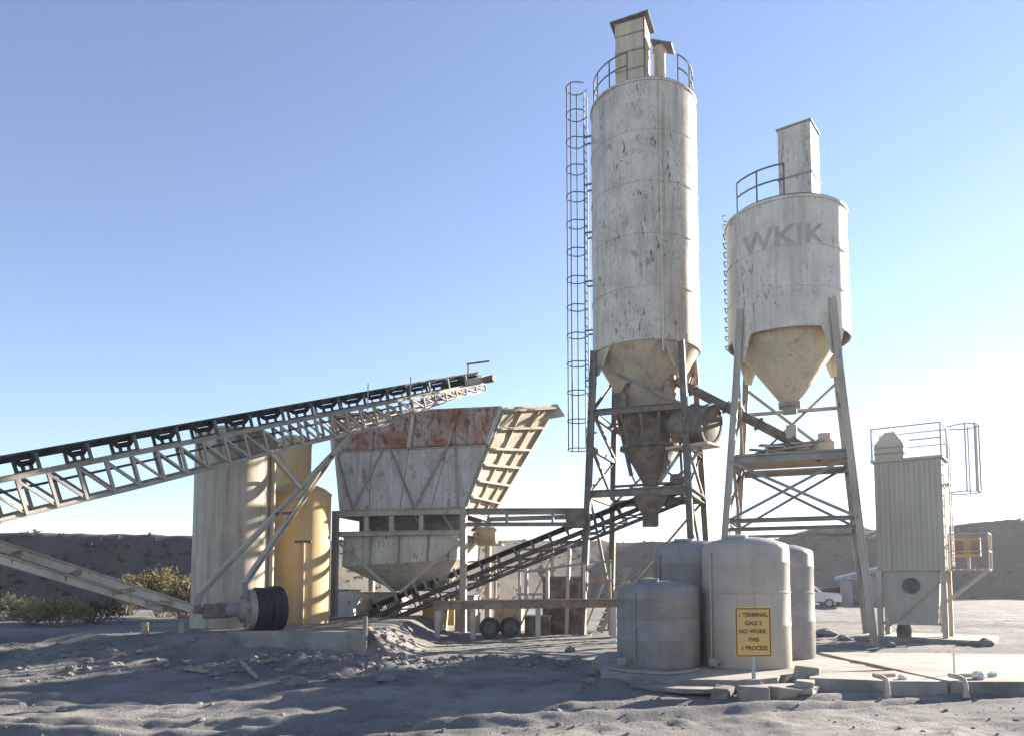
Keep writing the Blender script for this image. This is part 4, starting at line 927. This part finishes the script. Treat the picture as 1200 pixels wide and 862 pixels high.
def crate(px, py, Y, sx_, sy_, sz, mat, label, name='equipment_box', cat='box', rot=10, lidm='frame_grey', zb=None):
    p = at(px, py, Y); e, s = axes(rot); zb = gh(p.x, Y) - .02 if zb is None else zb
    t = thing(name, (p.x, Y, zb), label, cat)
    MB().box(Vector((p.x, Y, zb + sz / 2)), (sx_, sy_, sz), e, s).build('housing', mat, t, bevel=.02)
    MB().box(Vector((p.x, Y, zb + sz + .02)), (sx_ + .06, sy_ + .06, .04), e, s).build('lid', lidm, t)
    MB().box(Vector((p.x, Y, zb + sz * .52)) - s * (sy_ / 2 + .012), (sx_ * .7, .025, sz * .7), e, s).build('panel', mat, t)
    MB().box(Vector((p.x, Y, zb + sz * .55)) - s * (sy_ / 2 + .035) + e * sx_ * .25, (.03, .03, .14), e, s).build('handle', 'frame_dark', t)
    return t
crate(516, 735, 27.4, 1.1, .8, .95, 'yellow_equipment', 'faded orange equipment box on the ground behind the bin legs')
crate(598, 735, 27.3, .9, .7, 1.0, 'timber', 'brown cabinet standing behind the chassis wheels')
crate(660, 700, 26.0, 1.3, .8, 1.9, 'motor_brown', 'tall dark brown cabinet left of the tall silo leg', 'cabinet', 'cabinet')
crate(408, 735, 26.4, .6, .6, .9, 'white_paint', 'small pale pump cabinet left of the batch conveyor tail', 'cabinet', 'cabinet')
for i, (px, pyt, Y, hw, mat_, lb_) in enumerate(((628, 640, 25.8, .55, 'frame_pale', 'pale pipework standing left of the dark brown cabinet'), (560, 655, 26.6, .6, 'cone_cream', 'cream pipework between bin leg and batch conveyor'), (700, 655, 25.0, .4, 'frame_grey', 'grey pipework just right of the tall silo front leg'))):
    p = at(px, pyt, Y); t = thing('pipework', (p.x, Y, 0), lb_, 'pipework')
    for k in (-1, 1): MB().tube(Vector((p.x + k * hw, Y, -.05)), Vector((p.x + k * hw, Y, p.z)), .05, 8).build('upright', mat_, t, smooth=True)
    for z in (.45, .72, .97): MB().tube(Vector((p.x - hw - .1, Y - .06, p.z * z)), Vector((p.x + hw + .1, Y - .06, p.z * z)), .04, 8).build('pipe', mat_, t, smooth=True)
    MB().tube(Vector((p.x - hw, Y, .2)), Vector((p.x + hw, Y, p.z * .9)), .03, 8).build('brace', mat_, t)
    MB().lathe([(.13, -.04), (.13, .04)], Vector((p.x + hw * .3, Y - .15, p.z * .72)), 16, axis=(0, 1, 0)).build('hand_wheel', 'red_equipment', t)
crate(548, 730, 26.2, .7, .6, 1.25, 'frame_grey', 'grey switch cabinet behind the right front leg of the bin', 'cabinet', 'cabinet', 20)
crate(630, 735, 24.9, .8, .6, .6, 'motor_brown', 'low dark pump housing behind the chassis rail', 'pump', 'pump', 5)
crate(450, 728, 27.8, 1.5, .9, .8, 'bin_wing', 'long tan box beneath the discharge hopper', 'equipment_box', 'box', 12)
# pale drums beside the bin's right leg
def barrel(px, py_t, Y, r, mat, label, zb=0, h=None):
    p = at(px, py_t, Y); h = h or p.z - zb; t = thing('drum', (p.x, Y, zb), label, 'drum')
    MB().lathe([(r, 0), (r * 1.03, .02), (r, .05), (r, h * .33), (r * 1.03, h * .35), (r, h * .37), (r, h * .64), (r * 1.03, h * .66), (r, h * .68), (r, h - .03), (r * 1.03, h - .01), (r * .96, h), (r * .9, h - .03)], Vector((p.x, Y, zb)), 28).build('shell', mat, t, smooth=True)
    MB().lathe([(.05, h - .03), (.05, h + .02)], Vector((p.x + r * .5, Y, zb)), 10).build('bung', 'frame_dark', t)
barrel(422, 700, 27.2, .35, 'cone_cream', 'cream drum on the ground under the bin at left', 0)
barrel(400, 690, 27.8, .4, 'bin_wing', 'taller tan drum behind the left bin leg', 0)
# pale pump unit on the bin frame at right (cream motor above the batch conveyor)
pu = at(570, 628, 26.7); pm = thing('vibrator_motor', pu - UP * .3, 'cream vibrator motor mounted beside the bin right of its front leg', 'motor')
MB().lathe([(.1, -.4), (.28, -.38), (.3, -.3), (.3, .3), (.24, .38), (.1, .4)], pu, 24, axis=EB).build('casing', 'cone_cream', pm, smooth=True)
for k in range(7): MB().lathe([(.3, -.02), (.34, -.015), (.34, .015), (.3, .02)], pu + EB * (-.24 + .08 * k), 24, axis=EB, cap=False).build('fin', 'cone_cream', pm)
MB().bar(pu - UP * .3 - EB * .3, pu - UP * .3 + EB * .6, .3, .06).build('base', 'frame_pale', pm)
MB().bar(pu - UP * .3, bp(1, 1, z_b2), .1).build('arm', 'frame_pale', pm)
# stair frame behind the chassis right
st0 = at(705, 700, 26.8); stt = thing('steel_stair', Vector((st0.x, 26.8, 0)), 'narrow dusty steel stair behind the left legs of the tall silo', 'stair')
for k in (0, .7): MB().bar(Vector((st0.x - .1, 26.3 + k, 0)), Vector((st0.x + .9, 26.3 + k, 2.2)), .05, .16).build('stringer', 'frame_grey', stt)
for k in range(9): MB().box(Vector((st0.x - .1 + .1 * k + .05, 26.65, .18 + .235 * k)), (.24, .66, .03)).build('tread', 'frame_grey', stt)

# ------------------------------------------------------------------ storage tanks at the left
def vtank(name, px0, px1, py_top, Y, mat, label, dome=.1, z0=.4, rings=(), wobv=.012):
    r = (px1 - px0) / 2 / F_PX * Y; x = gx((px0 + px1) / 2, Y); zt = at(px0, py_top, Y).z
    t = thing(name, (x, Y, z0), label, 'tank'); n = 20
    prof = [(r, z0 + (zt - z0) * i / n) for i in range(n + 1)]
    b = MB().lathe(prof, (x, Y, 0), 72, cap=False, wob=lambda a, z: wobv * fb(a * 2.2, z * .2, 1, 3)).build('shell', mat, t, smooth=True)
    MB().lathe([(r + .02, zt - .05), (r + .02, zt), (r * .8, zt + dome * .45), (r * .45, zt + dome * .85), (.1, zt + dome)], (x, Y, 0), 64).build('roof', mat, t, smooth=True)
    for u in rings: z = z0 + (zt - z0) * u; MB().lathe([(r - .02, z - .04), (r + .03, z - .03), (r + .03, z + .03), (r - .02, z + .04)], (x, Y, 0), 64, cap=False).build('band', mat, b, smooth=True)
    return t, Vector((x, Y, 0)), r, zt
vtank('storage_tank', 228, 316, 508, 20.0, 'tank_beige', 'tall streaked beige tank left of the yellow tanks', .15)
t3, c3, r3, z3 = vtank('storage_tank', 316, 386, 578, 22.0, 'tank_yellow', 'yellow domed tank in front, right of the tall beige tank', .32)
vtank('storage_tank', 318, 362, 520, 24.4, 'tank_yellow', 'narrow orange yellow tank rising behind the domed yellow tank', .3, wobv=.006)
pp = c3 + Vector((.35, -math.sqrt(r3 * r3 - .1225) - .06, 0)); zz1 = at(363, 634, 21.2).z
ot = MB().tube(pp + UP * .45, pp + UP * zz1, .03, 8).build('drain_pipe', 'frame_pale', t3); MB().tube(pp + UP * zz1 - Vector((.25, 0, 0)), pp + UP * zz1 + Vector((.2, 0, 0)), .035, 8).build('cross_pipe', 'frame_dark', t3)
# white fill pipe between the tanks
fx0 = at(319, 600, 19.9); tag(MB().tube(Vector((fx0.x, 19.9, .45)), Vector((fx0.x, 19.9, at(320, 528, 19.9).z)), .07, 12).build('fill_pipe', 'cone_cream', smooth=True), 'upright cream pipe between beige tank and yellow tank', 'pipe')

# concrete edge that holds the ledge
e0, e1 = Vector((-6.35, LEDGE_Y - .02, 0)), Vector((-3.2, LEDGE_Y - .1, 0)); ed = (e1 - e0)
m = MB(); m.box((e0 + e1) / 2 + UP * .22, (ed.length, .26, .72), ed); tag(m.build('retaining_kerb', 'concrete', bevel=.03), 'long weathered concrete kerb below the dark tyre', 'kerb')
ps = at(432, 735, 17.2); psx = tag(MB().box(Vector((ps.x - .05, 17.05, .42)), (.09, .09, .98)).build('kerb_post', 'frame_grey'), 'short steel post at the right end of the concrete kerb', 'post')

# ------------------------------------------------------------------ bushes
def bush(px, Y, w, h, mat, label, n=1700, z=None, seed=0):
    rr = random.Random(seed); x0 = gx(px, Y); z0 = gh(x0, Y) if z is None else z
    t = thing('bush', (x0, Y, z0), label, 'bush'); st = MB(); lf = MB(); tips = []
    for k in range(46):
        a = rr.uniform(0, 6.283); q = rr.random() ** .6; hh = h * rr.uniform(.55, 1.05) * (1 - .4 * q)
        p = Vector((x0 + math.cos(a) * w / 2 * q, Y + math.sin(a) * w * .35 * q, z0 + hh)); b0_ = Vector((x0 + math.cos(a) * w * .12 * q, Y, z0 - .04))
        mid_ = b0_.lerp(p, .5) + Vector((rr.uniform(-.1, .1), rr.uniform(-.1, .1), .08)); st.path([b0_, mid_, p], .009, 4); tips.append((b0_, mid_, p))
    for i in range(n):
        b0_, mid_, p = rr.choice(tips); u = rr.random() ** .5; c = mid_.lerp(p, u) + Vector((rr.gauss(0, .07), rr.gauss(0, .07), rr.gauss(0, .05))) * (w / 1.2)
        d1 = Vector((rr.gauss(0, 1), rr.gauss(0, 1), rr.gauss(.6, .8))).normalized(); d2 = d1.cross(Vector((rr.gauss(0, 1), rr.gauss(0, 1), rr.gauss(0, 1)))).normalized(); s = rr.uniform(.03, .075) * (.6 + h * .45)
        lf.add([c - d1 * s, c + d2 * s * .32, c + d1 * s, c - d2 * s * .32], [(0, 1, 2, 3)])
    st.build('stems', 'timber', t); lf.build('foliage', mat, t); return t
bush(70, 20.2, 1.7, .8, 'leaf_dry', 'sunlit yellow dry bush below the drawbar at far left', 2600, seed=1)
bush(38, 20.9, 1.2, .55, 'leaf_dry', 'low straw coloured bush left of the sunlit yellow bush', 1400, seed=2)
bush(192, 26, 2.6, 1.75, 'leaf_green', 'large dark green bush against the tall beige tank', 3600, seed=3)
bush(150, 27.5, 1.8, 1.5, 'leaf_green', 'ragged bush with pale tops left of the large dark bush', 2400, seed=4)
bush(110, 22, 2.0, .7, 'leaf_dark', 'low dark bush under the drawbar beams', 2000, seed=5)
bush(215, 25, 1.5, 1.3, 'leaf_dry', 'olive bush touching the left side of the beige tank', 1800, seed=6)
bush(10, 24, 2.4, .8, 'leaf_dark', 'dark shrub at the left edge behind the straw bush', 2000, seed=7)

# ------------------------------------------------------------------ distant vehicles and shed
def vehicle(px, Y, L, H, mat, label, heading=0, van=False, cat='car', name='parked_car'):
    x = gx(px, Y); e, s = axes(heading); z0 = gh(x, Y); t = thing(name, (x, Y, z0), label, cat, 'vehicles parked beyond the silos'); o = Vector((x, Y, z0)); W = 1.8
    prof = [(-.5, .25), (.5, .25), (.5, .55), (.47, .95 / 1.5), (.22, .68), (.1, 1), (-.36 if not van else -.48, 1), (-.48, .66), (-.5, .5)]
    pr = [(a * L, b_ * H) for a, b_ in prof]; m = MB(); k = len(pr)
    m.add([o + e * a + UP * b_ - s * W / 2 for a, b_ in pr] + [o + e * a + UP * b_ + s * W / 2 for a, b_ in pr], [tuple(range(k)), tuple(range(k, 2 * k))[::-1]] + [(i, k + i, k + (i + 1) % k, (i + 1) % k) for i in range(k)])
    m.build('body', mat, t, bevel=.05)
    m = MB(); m.plate([o + e * a * L + UP * b_ * H - s * (W / 2 + .01) for a, b_ in ((-.4, .7), (.17, .7), (.08, .94), (-.34, .94))], .02); m.build('side_window', 'glass_dark', t)
    m = MB(); m.plate([o + e * (.222 * L + .01) + UP * .69 * H - s * .75, o + e * (.222 * L + .01) + UP * .69 * H + s * .75, o + e * (.115 * L + .01) + UP * .97 * H + s * .7, o + e * (.115 * L + .01) + UP * .97 * H - s * .7], .02); m.build('windscreen', 'glass_dark', t)
    for a in (-.32, .32):
        for b_ in (-1, 1): wheel(o + e * L * a + s * b_ * (W / 2 - .08) + UP * .33, s * b_ * -1, .33, .22, 'rubber', 'steel_galv', t)
vehicle(944, 56, 4.6, 1.6, 'white_paint', 'white car parked just right of the water tanks', 20)
vehicle(972, 62, 4.3, 1.45, 'blue_paint', 'dark blue car nearest the splayed silo leg', -15)
vehicle(1018, 74, 5.2, 2.3, 'white_paint', 'tall white van behind the legs of the short silo', 10, True, 'van', 'parked_van')
shx = gx(1030, 60); sh = thing('shed', (shx, 60, 0), 'low shed with blue and white sloping roof behind the ribbed silo', 'shed')
MB().box(Vector((shx, 61, 1.0)), (5, 4, 2.2), E, S).build('wall', 'concrete', sh)
a_ = [Vector((shx, 61, 0)) + E * 2.8 * i + S * 2.3 * j for i, j in ((-1, -1), (1, -1), (1, 1), (-1, 1))]
MB().plate([a_[0] + UP * 1.9, a_[1] + UP * 3.3, a_[2] + UP * 3.3, a_[3] + UP * 1.9], -.25).build('roof', 'blue_paint', sh)
MB().plate([a_[0] + UP * 2.16, a_[1] + UP * 3.56, a_[2] + UP * 3.56, a_[3] + UP * 2.16], -.1).build('roof_sheet', 'white_paint', sh)
MB().box(Vector((shx, 61, 1.0)) - S * 2.02 - E * 1, (1.2, .06, 1.9), E, S).build('door', 'frame_dark', sh)
# low rubble bank with plants in front of the cars
for i, (px, Y, s, lb_) in enumerate(((965, 24, .3, 'dark rock below the parked cars, left of the splayed leg'), (985, 22.5, .2, 'small rock at the foot of the splayed silo leg'), (1150, 20.3, .22, 'cream rock on the ground right of the ribbed silo'), (1128, 20.6, .16, 'smaller cream rock beside the plinth of the ribbed silo'), (1040, 20.2, .15, 'grey stone before the plinth of the ribbed silo'))):
    m = MB(); x = gx(px, Y); rock_shape(m, (x, Y, gh(x, Y) + s * .25), s, .7, i); tag(m.build('rock', 'stone'), lb_, 'rock')

# ------------------------------------------------------------------ loose things on the ground
def plank(a, b_, label, w=.12, t=.05, mat='timber', name='plank', lift=.05):
    p, q = Vector((*a, gh(*a) + lift)), Vector((*b_, gh(*b_) + lift)); tag(MB().bar(p, q, w, t).build(name, mat), label, name)
def gpt(px, py):
    Y = CAM_Z * F_PX / (py - HORIZON); return (gx(px, Y), Y)
plank(gpt(432, 762), gpt(462, 784), 'pale plank leaning down the rubble at the right end of the kerb', .1, .05, 'timber', 'plank', .1)
plank(gpt(286, 786), gpt(304, 797), 'short pale stick on the shaded slope below the kerb', .05, .05, 'timber', 'stick', .06)
plank(gpt(222, 789), gpt(246, 792), 'short grey board lying in the shaded dirt at left', .1, .05, 'timber', 'board', .05)
plank(gpt(520, 795), gpt(512, 806), 'small brown stake sticking up from the rubble', .05, .05, 'timber', 'stake', .12)
for i, (px, py, s, lb_) in enumerate(((720, 753, .1, 'small white stone left of the squat tank'), (668, 762, .14, 'dark clod before the left leg of the tall silo'), (352, 800, .17, 'rough clod at the left of the sunlit rubble'), (395, 796, .13, 'pale lump in the sunlit rubble below the kerb'), (455, 797, .16, 'pale lump at the right end of the sunlit rubble'), (505, 800, .12, 'flat clod beside the brown stake'), (300, 772, .2, 'dark clod under the left end of the kerb'), (236, 778, .18, 'dark clod on the shaded slope left of the kerb'), (705, 792, .14, 'clod at the left corner of the cracked plate'), (690, 800, .1, 'small clod left of the cracked plate'))):
    x, Y = gpt(px, py); m = MB(); rock_shape(m, (x, Y, gh(x, Y) + s * .2), s, .75, i + 20)
    tag(m.build('clod' if 'stone' not in lb_ else 'stone', 'white_paint' if 'white' in lb_ else 'stone'), lb_, 'clod' if 'stone' not in lb_ else 'stone')

# ------------------------------------------------------------------ haze: dusty air against the light
m = bpy.data.materials.new('haze'); m.use_nodes = True; nt = m.node_tree; nt.nodes.remove(nt.nodes['Principled BSDF'])
pv = nt.nodes.new('ShaderNodeVolumePrincipled'); pv.inputs['Color'].default_value = (.95, .94, 1, 1)
pv.inputs['Density'].default_value = .0005; pv.inputs['Anisotropy'].default_value = .2
nt.links.new(pv.outputs[0], nt.nodes['Material Output'].inputs['Volume']); M['haze'] = m
hz_ = MB().box((0, 250, 13), (1400, 800, 32)).build('haze', 'haze'); struct(hz_, 'stuff'); hz_['label'] = 'thin pale dusty air over the whole yard'
